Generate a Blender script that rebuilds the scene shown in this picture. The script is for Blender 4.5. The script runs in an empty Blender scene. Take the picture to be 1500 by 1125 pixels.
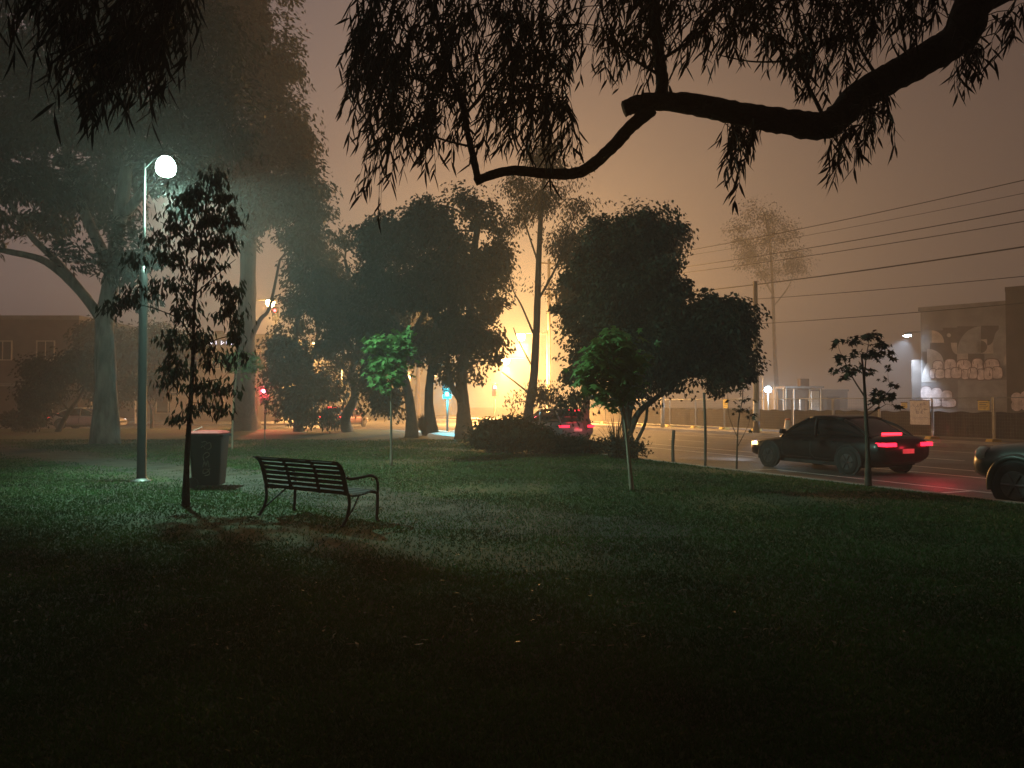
import bpy, math, random
import numpy as np
from math import sin, cos, pi, radians, sqrt
from mathutils import Vector, Matrix

sc = bpy.context.scene
COL = sc.collection

# ------------------------------------------------------------------ camera, sky, exposure
F, CX, CY, CAMZ = 1150.0, 750.0, 562.5, 1.6
PITCH = math.atan(27.5 / F)
cam_d = bpy.data.cameras.new('camera')
cam = bpy.data.objects.new('camera', cam_d)
COL.objects.link(cam)
cam.location = (0, 0, CAMZ)
cam.rotation_euler = (pi / 2 + PITCH, 0, 0)
cam_d.sensor_width = 36.0
cam_d.lens = 36.0 * F / 1500.0
cam_d.clip_start = 0.05
cam_d.clip_end = 3000
sc.camera = cam

world = bpy.data.worlds.new('World')
sc.world = world
world.use_nodes = True
bg = world.node_tree.nodes['Background']
bg.inputs[1].default_value = 1.0
def night_sky():
    """low cloud over a city at night: dim brown, mauve on one side, warm glow low over the lit junction"""
    N, L = world.node_tree.nodes, world.node_tree.links
    tc = N.new('ShaderNodeTexCoord')
    last = None
    def lobe(d, power, col):
        v = Vector(d).normalized()
        dp = N.new('ShaderNodeVectorMath'); dp.operation = 'DOT_PRODUCT'; dp.inputs[1].default_value = v
        L.new(tc.outputs['Generated'], dp.inputs[0])
        mx = N.new('ShaderNodeMath'); mx.operation = 'MAXIMUM'; mx.inputs[1].default_value = 0.0; L.new(dp.outputs['Value'], mx.inputs[0])
        pw = N.new('ShaderNodeMath'); pw.operation = 'POWER'; pw.inputs[1].default_value = power; L.new(mx.outputs[0], pw.inputs[0])
        sc_ = N.new('ShaderNodeVectorMath'); sc_.operation = 'SCALE'; sc_.inputs[0].default_value = col; L.new(pw.outputs[0], sc_.inputs['Scale'])
        return sc_
    a, b0 = lobe((-.50, .82, .35), 4.0, (.085, .070, .078)), lobe((.02, 1, .05), 15.0, (.35, .205, .096))
    c = lobe((.0, 1, .075), 130.0, (.80, .46, .17))
    b = N.new('ShaderNodeVectorMath'); b.operation = 'ADD'; L.new(b0.outputs[0], b.inputs[0]); L.new(c.outputs[0], b.inputs[1])
    s1 = N.new('ShaderNodeVectorMath'); s1.operation = 'ADD'; L.new(a.outputs[0], s1.inputs[0]); L.new(b.outputs[0], s1.inputs[1])
    s2 = N.new('ShaderNodeVectorMath'); s2.operation = 'ADD'; s2.inputs[1].default_value = (.080, .052, .043); L.new(s1.outputs[0], s2.inputs[0])
    L.new(s2.outputs[0], bg.inputs[0])
night_sky()

sc.view_settings.view_transform = 'Standard'
sc.view_settings.look = 'None'
sc.view_settings.exposure = 0.0
sc.view_settings.gamma = 1.0
sc.cycles.use_denoising = True
sc.cycles.max_bounces = 5
sc.cycles.diffuse_bounces = 2
sc.cycles.glossy_bounces = 2
sc.cycles.transmission_bounces = 3
sc.cycles.volume_bounces = 1
sc.cycles.transparent_max_bounces = 16
sc.cycles.sample_clamp_indirect = 2.0
sc.cycles.caustics_reflective = False
sc.cycles.caustics_refractive = False

HAZE_DENSITY = 0.0044
P_PARK_SPOT, P_PARK_POINT = 2800.0, 420.0
P_SODIUM = 100000.0
SODIUM = (1.0, 0.50, 0.14)
COLD = (0.55, 1.0, 0.79)

# ------------------------------------------------------------------ pixel <-> place
def ray(px, py):
    x = (px - CX) / F
    z = (CY - py) / F
    c, s = cos(PITCH), sin(PITCH)
    return x, c - s * z, s + c * z
def W(px, py, Y):
    x, y, z = ray(px, py)
    k = Y / y
    return Vector((x * k, Y, CAMZ + z * k))
def G(px, py, z=0.0):
    x, y, zz = ray(px, py)
    k = (z - CAMZ) / zz
    return Vector((x * k, y * k, z))
TH = radians(24)
NV = Vector((cos(TH), sin(TH), 0)); DV = Vector((-sin(TH), cos(TH), 0))
def R(n, t, z=0.0):
    p = NV * n + DV * t
    return Vector((p.x, p.y, z))
ROADZ = -0.14

# ------------------------------------------------------------------ materials
def nt_mat(name):
    m = bpy.data.materials.new(name); m.use_nodes = True
    return m, m.node_tree.nodes, m.node_tree.links, m.node_tree.nodes['Principled BSDF']
def mat(name, c, rough=0.7, var=0.25, scale=4.0, bump=0.0, bscale=None, metal=0.0, spec=0.5, c2=None, stretch=None, coat=0.0):
    m, N, L, b = nt_mat(name)
    b.inputs['Roughness'].default_value = rough
    b.inputs['Metallic'].default_value = metal
    b.inputs['Specular IOR Level'].default_value = spec
    b.inputs['Coat Weight'].default_value = coat
    tc = N.new('ShaderNodeTexCoord'); mp = N.new('ShaderNodeMapping')
    L.new(tc.outputs['Object'], mp.inputs[0])
    if stretch: mp.inputs['Scale'].default_value = stretch
    nz = N.new('ShaderNodeTexNoise'); nz.inputs['Scale'].default_value = scale; nz.inputs['Detail'].default_value = 6
    L.new(mp.outputs[0], nz.inputs['Vector'])
    rp = N.new('ShaderNodeValToRGB')
    lo = [x * (1 - var) for x in c]; hi = [min(1, x * (1 + var)) for x in c] if c2 is None else list(c2)
    rp.color_ramp.elements[0].position = 0.35; rp.color_ramp.elements[1].position = 0.68
    rp.color_ramp.elements[0].color = (*lo, 1); rp.color_ramp.elements[1].color = (*hi, 1)
    L.new(nz.outputs[0], rp.inputs[0]); L.new(rp.outputs[0], b.inputs['Base Color'])
    if bump:
        n2 = N.new('ShaderNodeTexNoise'); n2.inputs['Scale'].default_value = bscale or scale * 6; n2.inputs['Detail'].default_value = 8
        L.new(mp.outputs[0], n2.inputs['Vector'])
        bp = N.new('ShaderNodeBump'); bp.inputs['Strength'].default_value = bump; bp.inputs['Distance'].default_value = 0.05
        L.new(n2.outputs[0], bp.inputs['Height']); L.new(bp.outputs[0], b.inputs['Normal'])
    return m
def emit(name, c, s, base=(0.5, 0.5, 0.5)):
    m, N, L, b = nt_mat(name)
    b.inputs['Base Color'].default_value = (*base, 1)
    b.inputs['Emission Color'].default_value = (*c, 1)
    b.inputs['Emission Strength'].default_value = s
    try: m.cycles.emission_sampling = 'NONE'
    except Exception: pass
    return m
def leafmat(name, c, var=0.45, scale=1.5, trans=0.25, rough=0.6):
    m, N, L, b = nt_mat(name)
    b.inputs['Specular IOR Level'].default_value = 0.2
    b.inputs['Roughness'].default_value = rough
    tc = N.new('ShaderNodeTexCoord')
    nz = N.new('ShaderNodeTexNoise'); nz.inputs['Scale'].default_value = scale; nz.inputs['Detail'].default_value = 5
    L.new(tc.outputs['Object'], nz.inputs['Vector'])
    rp = N.new('ShaderNodeValToRGB')
    rp.color_ramp.elements[0].position = 0.35; rp.color_ramp.elements[1].position = 0.66
    rp.color_ramp.elements[0].color = (*[x * (1 - var) for x in c], 1)
    rp.color_ramp.elements[1].color = (c[0] * (1 + var) * 1.1, c[1] * (1 + var), c[2] * (1 + var) * .85, 1)
    L.new(nz.outputs[0], rp.inputs[0]); L.new(rp.outputs[0], b.inputs['Base Color'])
    if trans:
        t = N.new('ShaderNodeBsdfTranslucent'); L.new(rp.outputs[0], t.inputs[0])
        mx = N.new('ShaderNodeMixShader'); mx.inputs[0].default_value = trans
        out = N['Material Output']
        L.new(b.outputs[0], mx.inputs[1]); L.new(t.outputs[0], mx.inputs[2]); L.new(mx.outputs[0], out.inputs[0])
    return m

M = {}
M['asphalt'] = mat('asphalt', (0.115, 0.104, 0.096), 0.55, 0.30, 0.6, 0.35, 60)
M['concrete'] = mat('concrete', (0.27, 0.25, 0.23), 0.8, 0.22, 1.2, 0.3, 40)
M['paint_line'] = mat('road_paint', (0.80, 0.77, 0.72), 0.6, 0.2, 3.0, 0.2, 60)
M['dirt'] = mat('bare_dirt', (0.10, 0.080, 0.060), 0.95, 0.35, 0.8, 0.6, 12)
M['black_steel'] = mat('black_powder_coat', (0.009, 0.009, 0.010), 0.6, 0.2, 8, 0.05, 80, spec=0.25)
M['pole_grey'] = mat('galvanised_steel', (0.20, 0.21, 0.20), 0.42, 0.25, 3, 0.1, 40, metal=0.5)
M['pole_dark'] = mat('dark_green_paint', (0.009, 0.011, 0.011), 0.5, 0.3, 3, 0.15, 40)
M['timber'] = mat('weathered_timber', (0.16, 0.125, 0.095), 0.85, 0.35, 3, 0.5, 20, stretch=(6, 6, 0.5))
M['timber_pale'] = mat('pale_timber', (0.30, 0.26, 0.19), 0.85, 0.3, 3, 0.4, 20, stretch=(6, 6, 0.5))
M['bark_pale'] = mat('smooth_gum_bark', (0.17, 0.16, 0.14), 0.85, 0.35, 1.6, 0.7, 6, c2=(0.36, 0.35, 0.31), stretch=(2, 2, .5))
M['bark'] = mat('rough_bark', (0.060, 0.048, 0.038), 0.92, 0.4, 3, 0.9, 14, stretch=(3, 3, .6))
M['bark_near'] = mat('dark_bark', (0.014, 0.011, 0.010), 0.95, 0.4, 5, 0.8, 22)
M['bark_young'] = mat('young_bark', (0.085, 0.068, 0.052), 0.85, 0.3, 6, 0.4, 40)
M['plastic_dark'] = mat('bin_plastic', (0.006, 0.0065, 0.007), 0.7, 0.2, 4, 0.15, 60)
M['red_lid'] = mat('red_plastic', (0.40, 0.035, 0.028), 0.75, 0.15, 4, 0.1, 60)
M['rubber'] = mat('tyre_rubber', (0.020, 0.019, 0.018), 0.8, 0.3, 10, 0.2, 60)
M['rim'] = mat('alloy_rim', (0.12, 0.12, 0.125), 0.35, 0.2, 6, metal=0.7)
M['graffiti_white'] = mat('white_spray_paint', (0.30, 0.30, 0.29), 0.7, 0.3, 12)
M['glass_dark'] = mat('tinted_glass', (0.012, 0.013, 0.015), 0.06, 0.1, 2)
M['trim'] = mat('black_trim', (0.015, 0.015, 0.016), 0.6, 0.2, 6)
M['paint_green'] = mat('dark_green_car_paint', (0.040, 0.056, 0.050), 0.4, 0.1, 3, coat=0.6)
M['paint_black'] = mat('black_car_paint', (0.008, 0.008, 0.009), 0.4, 0.1, 3, coat=0.2, spec=.3)
M['paint_white'] = mat('cream_car_paint', (0.55, 0.51, 0.44), 0.3, 0.08, 3, coat=0.5)
M['paint_red'] = mat('maroon_car_paint', (0.16, 0.02, 0.02), 0.3, 0.1, 3, coat=0.5)
M['paint_grey'] = mat('grey_car_paint', (0.12, 0.12, 0.13), 0.3, 0.1, 3, coat=0.5)
M['lamp_clear'] = mat('headlamp_lens', (0.55, 0.55, 0.52), 0.12, 0.15, 12, spec=0.8)
M['lamp_red_off'] = mat('tail_lens', (0.30, 0.02, 0.02), 0.2, 0.15, 8)
M['yellow'] = mat('yellow_plastic', (0.62, 0.42, 0.06), 0.6, 0.2, 3, 0.1, 30)
M['yellow_sign'] = mat('yellow_sign_board', (0.70, 0.52, 0.10), 0.5, 0.15, 6)
M['white_board'] = mat('white_sign_board', (0.68, 0.64, 0.58), 0.5, 0.12, 5)
M['ink'] = mat('faded_print', (0.33, 0.31, 0.36), 0.6, 0.3, 8)
M['ink_dark'] = mat('dark_print', (0.10, 0.08, 0.05), 0.6, 0.3, 8)
M['white_plastic'] = mat('white_plastic', (0.72, 0.62, 0.54), 0.5, 0.15, 4)
M['orange_band'] = mat('orange_plastic', (0.65, 0.16, 0.04), 0.5, 0.15, 4)
M['shade'] = mat('shade_cloth', (0.032, 0.026, 0.024), 0.9, 0.3, 2.5, 0.4, 30)
M['wire'] = mat('wire', (0.02, 0.018, 0.017), 0.7, 0.2, 3)
M['brick'] = mat('dim_brick', (0.085, 0.062, 0.050), 0.9, 0.3, 1.0, 0.4, 25)
M['render'] = mat('grey_render', (0.20, 0.19, 0.19), 0.9, 0.25, 0.7, 0.3, 18)
M['render_dark'] = mat('dark_brick', (0.075, 0.058, 0.050), 0.9, 0.3, 0.8, 0.4, 25)
M['render_pale'] = mat('pale_render', (0.38, 0.33, 0.28), 0.9, 0.2, 0.7, 0.3, 18)
M['mural_a'] = mat('mural_tan', (0.38, 0.34, 0.32), 0.85, 0.18, 2.5)
M['mural_b'] = mat('mural_grey', (0.25, 0.245, 0.25), 0.85, 0.18, 2.5)
M['mural_c'] = mat('mural_dark', (0.095, 0.078, 0.072), 0.85, 0.2, 2.5)
M['mural_d'] = mat('mural_ochre', (0.42, 0.33, 0.25), 0.85, 0.2, 2.5)
M['mural_e'] = mat('mural_pink', (0.58, 0.47, 0.45), 0.8, 0.25, 3.0, c2=(0.78, 0.66, 0.64))
M['mural_line'] = mat('mural_outline', (0.15, 0.09, 0.085), 0.8, 0.2, 3)
M['roof_tin'] = mat('roof_tin', (0.16, 0.15, 0.145), 0.6, 0.25, 1.5, 0.2, 12)
M['amber_window'] = emit('lit_shop_window', (1.0, 0.55, 0.22), 1.0, (0.2, 0.15, 0.1))
M['neon'] = emit('blue_white_neon', (0.62, 0.70, 1.0), 2.2)
M['e_park'] = emit('lit_park_bowl', (0.70, 1.0, 0.90), 14)
M['e_sodium'] = emit('lit_sodium_bowl', (1.0, 0.62, 0.24), 60)
M['e_cold'] = emit('lit_cold_flood', (0.72, 0.90, 1.0), 40)
M['e_tail'] = emit('lit_tail_lamp', (1.0, 0.012, 0.035), 5, (0.4, 0.02, 0.02))
M['e_brake'] = emit('lit_brake_bar', (1.0, 0.016, 0.03), 8, (0.4, 0.02, 0.02))
M['e_head'] = emit('lit_head_lamp', (0.80, 0.86, 1.0), 7)
M['e_headblue'] = emit('lit_blue_head_lamp', (0.42, 0.52, 1.0), 2.0)
M['e_amber'] = emit('lit_amber_marker', (1.0, 0.60, 0.18), 7)
M['e_red'] = emit('lit_red_signal', (1.0, 0.02, 0.04), 30)
M['e_teal'] = emit('lit_teal_signal', (0.01, 0.62, 0.85), 9)
M['lens_off'] = mat('unlit_signal_lens', (0.03, 0.025, 0.02), 0.3, 0.2, 8)
M['lf_gum'] = leafmat('gum_leaf', (0.030, 0.036, 0.024))
M['lf_dark'] = leafmat('dark_leaf', (0.017, 0.022, 0.013), trans=0.12)
M['lf_brown'] = leafmat('olive_leaf', (0.036, 0.036, 0.020))
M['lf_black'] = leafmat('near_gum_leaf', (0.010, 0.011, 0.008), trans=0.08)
M['lf_green'] = leafmat('young_green_leaf', (0.115, 0.25, 0.088), var=0.35, trans=0.35)
M['lf_sap'] = leafmat('sapling_gum_leaf', (0.030, 0.040, 0.026), trans=0.15)
M['lf_tuft'] = leafmat('strap_leaf', (0.030, 0.038, 0.026), trans=0.1)
M['grass'] = leafmat('grass_blade', (0.026, 0.082, 0.018), var=0.35, scale=0.9, trans=0.3, rough=0.6)
M['litter'] = leafmat('dry_leaf', (0.12, 0.10, 0.065), var=0.5, scale=6, trans=0)

def lawn_mat():
    m, N, L, b = nt_mat('lawn_turf')
    b.inputs['Roughness'].default_value = 0.95
    tc = N.new('ShaderNodeTexCoord')
    def noise(s, d=6):
        n = N.new('ShaderNodeTexNoise'); n.inputs['Scale'].default_value = s; n.inputs['Detail'].default_value = d
        L.new(tc.outputs['Object'], n.inputs['Vector']); return n
    big, mid, fine = noise(0.16), noise(1.3), noise(22, 8)
    r1 = N.new('ShaderNodeValToRGB'); r1.color_ramp.elements[0].color = (0.020, 0.042, 0.014, 1); r1.color_ramp.elements[1].color = (0.050, 0.082, 0.028, 1)
    r1.color_ramp.elements[0].position = .3; r1.color_ramp.elements[1].position = .7
    L.new(fine.outputs[0], r1.inputs[0])
    r2 = N.new('ShaderNodeValToRGB'); r2.color_ramp.elements[0].color = (0.026, 0.026, 0.015, 1); r2.color_ramp.elements[1].color = (0.048, 0.044, 0.029, 1)
    L.new(mid.outputs[0], r2.inputs[0])
    ad = N.new('ShaderNodeMath'); ad.operation = 'ADD'; L.new(big.outputs[0], ad.inputs[0])
    ml = N.new('ShaderNodeMath'); ml.operation = 'MULTIPLY'; ml.inputs[1].default_value = 0.55; L.new(mid.outputs[0], ml.inputs[0]); L.new(ml.outputs[0], ad.inputs[1])
    mask = N.new('ShaderNodeValToRGB'); mask.color_ramp.elements[0].position = 0.74; mask.color_ramp.elements[1].position = 0.92
    L.new(ad.outputs[0], mask.inputs[0])
    mx = N.new('ShaderNodeMix'); mx.data_type = 'RGBA'
    L.new(mask.outputs[0], mx.inputs['Factor']); L.new(r1.outputs[0], mx.inputs[6]); L.new(r2.outputs[0], mx.inputs[7])
    L.new(mx.outputs[2], b.inputs['Base Color'])
    bp = N.new('ShaderNodeBump'); bp.inputs['Strength'].default_value = 0.5; bp.inputs['Distance'].default_value = 0.04
    L.new(fine.outputs[0], bp.inputs['Height']); L.new(bp.outputs[0], b.inputs['Normal'])
    return m
M['lawn'] = lawn_mat()
M['path'] = mat('trodden_path', (0.030, 0.036, 0.023), 0.95, 0.3, 1.8, 0.7, 18, c2=(0.064, 0.068, 0.052))

# ------------------------------------------------------------------ objects
def tag(o, label=None, cat=None, group=None, kind=None):
    if label: o['label'] = label
    if cat: o['category'] = cat
    if group: o['group'] = group
    if kind: o['kind'] = kind
    return o
def empty(name, loc, label=None, cat=None, group=None, rz=0.0):
    o = bpy.data.objects.new(name, None); COL.objects.link(o)
    o.location = loc; o.rotation_euler = (0, 0, rz); o.empty_display_size = 0.3
    return tag(o, label, cat, group)
def copy_tree(o, parent=None):
    c = o.copy(); COL.objects.link(c); c.parent = parent
    for ch in o.children: copy_tree(ch, c)
    return c
def catmull(pts, per=5):
    P = [Vector(p) for p in pts]
    if len(P) < 3 or per < 2:
        return P
    out = []
    for i in range(len(P) - 1):
        p0 = P[max(i - 1, 0)]; p1 = P[i]; p2 = P[i + 1]; p3 = P[min(i + 2, len(P) - 1)]
        for k in range(per):
            t = k / per
            out.append(0.5 * ((2 * p1) + (p2 - p0) * t + (2 * p0 - 5 * p1 + 4 * p2 - p3) * t * t + (3 * p1 - p0 - 3 * p2 + p3) * t ** 3))
    out.append(P[-1]); return out
class MB:
    def __init__(s): s.v = []; s.f = []; s.mi = []
    def add(s, vs, fs, mi=0):
        o = len(s.v); s.v += [tuple(v) for v in vs]
        for f in fs: s.f.append(tuple(i + o for i in f)); s.mi.append(mi)
        return s
    def box(s, c, d, rz=0.0, mi=0, taper=1.0):
        x, y, z = (k / 2 for k in d); vs = []
        for dz, k in ((-z, 1), (z, taper)):
            for dx, dy in ((-x, -y), (x, -y), (x, y), (-x, y)):
                X, Y = dx * k, dy * k
                vs.append((c[0] + X * cos(rz) - Y * sin(rz), c[1] + X * sin(rz) + Y * cos(rz), c[2] + dz))
        return s.add(vs, [(0, 3, 2, 1), (4, 5, 6, 7), (0, 1, 5, 4), (1, 2, 6, 5), (2, 3, 7, 6), (3, 0, 4, 7)], mi)
    def tube(s, pts, r, k=8, per=1, mi=0, cap=True, wob=0.0, rng=None):
        P = catmull(pts, per); n = len(P)
        if not hasattr(r, '__len__'): r = [r] * len(pts)
        ri = np.interp(np.linspace(0, 1, n), np.linspace(0, 1, len(r)), r)
        vs, fs = [], []; up = None
        for i, p in enumerate(P):
            t = (P[min(i + 1, n - 1)] - P[max(i - 1, 0)])
            if t.length < 1e-9: t = Vector((0, 0, 1))
            t.normalize()
            if up is None:
                a = Vector((1, 0, 0)) if abs(t.x) < .8 else Vector((0, 1, 0))
                up = (a - t * a.dot(t)).normalized()
            else:
                up = (up - t * up.dot(t)); up = up.normalized() if up.length > 1e-6 else Vector((0, 1, 0))
            b = t.cross(up)
            for j in range(k):
                a = 2 * pi * j / k; q = ri[i]
                if wob and rng is not None: q *= 1 + wob * rng.uniform(-1, 1)
                vs.append(p + (up * cos(a) + b * sin(a)) * q)
        for i in range(n - 1):
            for j in range(k):
                j2 = (j + 1) % k
                fs.append((i * k + j, i * k + j2, (i + 1) * k + j2, (i + 1) * k + j))
        if cap:
            fs.append(tuple(range(k))[::-1]); fs.append(tuple((n - 1) * k + j for j in range(k)))
        return s.add(vs, fs, mi)
    def lathe(s, prof, c=(0, 0, 0), k=20, axis='z', mi=0):
        vs, fs = [], []; n = len(prof)
        for (r, h) in prof:
            for j in range(k):
                a = 2 * pi * j / k
                if axis == 'z': vs.append((c[0] + r * cos(a), c[1] + r * sin(a), c[2] + h))
                elif axis == 'y': vs.append((c[0] + r * cos(a), c[1] + h, c[2] + r * sin(a)))
                else: vs.append((c[0] + h, c[1] + r * cos(a), c[2] + r * sin(a)))
        for i in range(n - 1):
            for j in range(k):
                j2 = (j + 1) % k; fs.append((i * k + j, i * k + j2, (i + 1) * k + j2, (i + 1) * k + j))
        fs.append(tuple(range(k))[::-1]); fs.append(tuple((n - 1) * k + j for j in range(k)))
        return s.add(vs, fs, mi)
    def poly(s, vs, mi=0): return s.add(vs, [tuple(range(len(vs)))], mi)
    def build(s, name, m, parent=None, smooth=False, loc=None):
        me = bpy.data.meshes.new(name); me.from_pydata(s.v, [], s.f)
        ms = m if isinstance(m, (list, tuple)) else [m]
        for x in ms: me.materials.append(x)
        if len(ms) > 1: me.polygons.foreach_set('material_index', s.mi)
        if smooth: me.polygons.foreach_set('use_smooth', [True] * len(me.polygons))
        me.update()
        o = bpy.data.objects.new(name, me); COL.objects.link(o)
        if parent: o.parent = parent
        if loc is not None: o.location = loc
        return o
def np_mesh(name, verts, faces_flat, nper, m, parent=None):
    me = bpy.data.meshes.new(name)
    nv = len(verts); nf = len(faces_flat) // nper
    me.vertices.add(nv); me.vertices.foreach_set('co', np.asarray(verts, dtype=np.float32).ravel())
    me.loops.add(nf * nper); me.loops.foreach_set('vertex_index', np.asarray(faces_flat, dtype=np.int32))
    me.polygons.add(nf); me.polygons.foreach_set('loop_start', np.arange(0, nf * nper, nper, dtype=np.int32))
    me.materials.append(m); me.update(calc_edges=True); me.validate()
    o = bpy.data.objects.new(name, me); COL.objects.link(o)
    if parent: o.parent = parent
    return o
def unit(a): return a / np.maximum(np.linalg.norm(a, axis=-1, keepdims=True), 1e-9)
def leaf_arrays(rng, c, length, width, droop=0.5, out=None, jitter=0.35):
    n = len(c)
    d = rng.normal(size=(n, 3))
    if out is not None: d = d * 0.7 + out * 1.0
    d = unit(d); d[:, 2] -= droop * 2; d = unit(d)
    s = unit(np.cross(d, rng.normal(size=(n, 3))))
    nn = np.cross(d, s)
    L = length * (1 + jitter * rng.uniform(-1, 1, (n, 1))); Wd = width * (1 + jitter * rng.uniform(-1, 1, (n, 1)))
    bend = nn * L * rng.uniform(-.18, .18, (n, 1))
    v = np.stack([c - d * L * .5, c - d * L * .08 + s * Wd * .5 + bend, c + d * L * .5, c - d * L * .08 - s * Wd * .5 + bend], 1).reshape(-1, 3)
    return v
STAR = None
def star_arrays(rng, c, size, out):
    """palmate five-lobed leaves, drooping outward"""
    ang = np.array([-150, -120, -92, -60, -36, 0, 36, 60, 92, 120, 150]) * pi / 180
    rad = np.array([.35, .62, .28, .85, .38, 1.0, .38, .85, .28, .62, .35])
    n = len(c)
    d = unit(out + rng.normal(size=(n, 3)) * .35); d[:, 2] = -0.25 - .5 * rng.random(n); d = unit(d)
    up = np.tile(np.array([0, 0, 1.0]), (n, 1)) + rng.normal(size=(n, 3)) * .35
    s = unit(np.cross(d, up)); nn = np.cross(s, d)
    S = size * (1 + .35 * rng.uniform(-1, 1, (n, 1)))
    vs = []
    for a, r in zip(ang, rad):
        vs.append(c + (d * cos(a) * r + s * sin(a) * r * .85 - nn * (abs(sin(a)) * r * .25)) * S * .6)
    return np.stack(vs, 1).reshape(-1, 3), len(ang)

def blob_sample(rng, blobs, nclump, per, spread, shell=0.55, holes=0.0):
    big = nclump; nclump = int(nclump * 1.42) if holes else nclump
    C = np.array([b[0] for b in blobs]); Rr = np.array([b[1] for b in blobs])
    w = np.prod(Rr, 1) ** 0.8; w /= w.sum()
    bi = rng.choice(len(blobs), nclump, p=w)
    d = unit(rng.normal(size=(nclump, 3)))
    r = (shell * .5 + (1 - shell * .5) * rng.random((nclump, 1)) ** 0.55)
    if holes: r = r * np.where(rng.random((nclump, 1)) < .16, rng.uniform(1.1, 1.48, (nclump, 1)), rng.uniform(.8, 1.15, (nclump, 1)))
    cc = C[bi] + d * r * Rr[bi]
    if holes:      # gaps and lobes: thin the clumps out where a slow 3-D wave is low
        val = np.zeros(nclump)
        for wl in (holes * 2.2, holes * 1.25, holes * .8, holes * .55):
            k = unit(rng.normal(size=(1, 3)))[0] * 2 * pi / wl; k2 = unit(rng.normal(size=(1, 3)))[0] * 2 * pi / wl
            val += np.sin(cc @ k + rng.uniform(0, 6)) + np.sin(cc @ k2 + rng.uniform(0, 6))
        keep = np.sort(np.argsort(-val)[:big]); cc, bi, d = cc[keep], bi[keep], d[keep]; nclump = big
    sp = spread * np.clip(rng.lognormal(-.08, .38, (nclump, 1)), .4, 1.8) * np.array([[1.15, 1.15, .8]])
    lc = np.repeat(cc, per, 0) + unit(rng.normal(size=(nclump * per, 3))) * rng.random((nclump * per, 1)) ** .45 * 1.75 * np.repeat(sp, per, 0)
    out = np.repeat(d, per, 0)
    return cc, bi, lc, out

def make_tree(name, label, D, trunks, rad, blobs, leaf=(.3, .12), nclump=300, per=40, spread=.35, droop=.5, lm='lf_gum', bm='bark',
              group=None, twigs=5, seed=1, depth=None, star=False, base=None, cat='tree', k=10, limb_r=.06, shell=.55, zmin=0.15):
    rng = np.random.RandomState(seed); rr = random.Random(seed)
    b0 = trunks[0][0]
    base = G(b0[0], b0[1]) if base is None else Vector(base)
    root = empty(name, (base.x, base.y, base.z), label, cat, group)
    mb = MB(); nodes = []
    for ti, tr in enumerate(trunks):
        pts = []
        for i, q in enumerate(tr):
            dy = q[2] if len(q) > 2 else 0.0
            p = W(q[0], q[1], D + dy) - base
            if ti == 0 and i == 0: p = Vector((0, 0, -0.05))
            pts.append(p)
        r0, r1 = rad[ti] if isinstance(rad, list) else rad
        rs = [r0 + (r1 - r0) * (i / (len(pts) - 1)) ** .8 for i in range(len(pts))]
        if ti == 0: rs[0] *= 1.28
        mb.tube(pts, rs, k=k, per=5, wob=.07, rng=rr)
        cm = catmull(pts, 5); nodes += list(zip(cm, np.interp(np.linspace(0, 1, len(cm)), np.linspace(0, 1, len(rs)), rs)))
    wb = []
    for b in blobs:
        dy = b[4] if len(b) > 4 else rr.uniform(-.5, .5) * (depth or 0) * 0.6
        c = W(b[0], b[1], D + dy) - base
        s = (D + dy) / F
        rd = b[5] if len(b) > 5 else (b[2] + b[3]) / 2 * s * .9
        wb.append((np.array(c), np.array((b[2] * s, rd, b[3] * s))))
    if not star and D > 20:
        nclump, per, spread = int(nclump * .50), int(per * 3.4), spread * 1.1; leaf = (leaf[0] * .82, leaf[1] * .82)
        wb = [(c, np.maximum(r - .75 * spread, r * .5)) for c, r in wb]
    cc, bi, lc, out = blob_sample(rng, wb, nclump, per, spread, shell, 0 if star or D < 20 else float(np.clip(D * .055, 1.1, 3.2)))
    for i, (c, r) in enumerate(wb):
        cv = Vector(c)
        best = min(nodes, key=lambda q: (q[0] - cv).length + (2.0 if q[0].z > cv.z + .2 else 0))
        a, ar = best
        if not (bi == i).any(): continue
        if (a - cv).length > .15:
            lr = min(ar * .7, limb_r)
            mid = a.lerp(cv, .5) + Vector((rr.uniform(-.12, .12), rr.uniform(-.12, .12), rr.uniform(.0, .16))) * (a - cv).length
            mb.tube([a, mid, cv], [lr, lr * .75, lr * .45], k=6, per=4, wob=.08, rng=rr)
        idx = np.where(bi == i)[0]
        for j in idx[:twigs]:
            q = Vector(cc[j]); mid = cv.lerp(q, .5) + Vector((rr.uniform(-.1, .1), rr.uniform(-.1, .1), rr.uniform(0, .12))) * (q - cv).length
            mb.tube([cv, mid, q], [limb_r * .42, limb_r * .3, limb_r * .12], k=5, per=3)
    tr = mb.build('trunk', M[bm], root, smooth=True)
    keep = lc[:, 2] > zmin
    lc, out = lc[keep], out[keep]
    if star:
        v, n = star_arrays(rng, lc, leaf[0], out)
        np_mesh('crown', v, np.arange(len(v)), n, M[lm], root)
    else:
        v = leaf_arrays(rng, lc, leaf[0], leaf[1], droop, out)
        np_mesh('crown', v, np.arange(len(v)), 4, M[lm], root)
    return root
def lamp(name, loc, power, color, size=.12, parent=None, spot=None, rot=None, blend=.5):
    d = bpy.data.lights.new(name, 'SPOT' if spot else 'POINT')
    d.energy = power; d.color = color; d.shadow_soft_size = size
    if spot: d.spot_size = radians(spot); d.spot_blend = blend
    o = bpy.data.objects.new(name, d); COL.objects.link(o); o.location = loc
    if rot: o.rotation_euler = rot
    if parent: o.parent = parent
    return o

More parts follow.
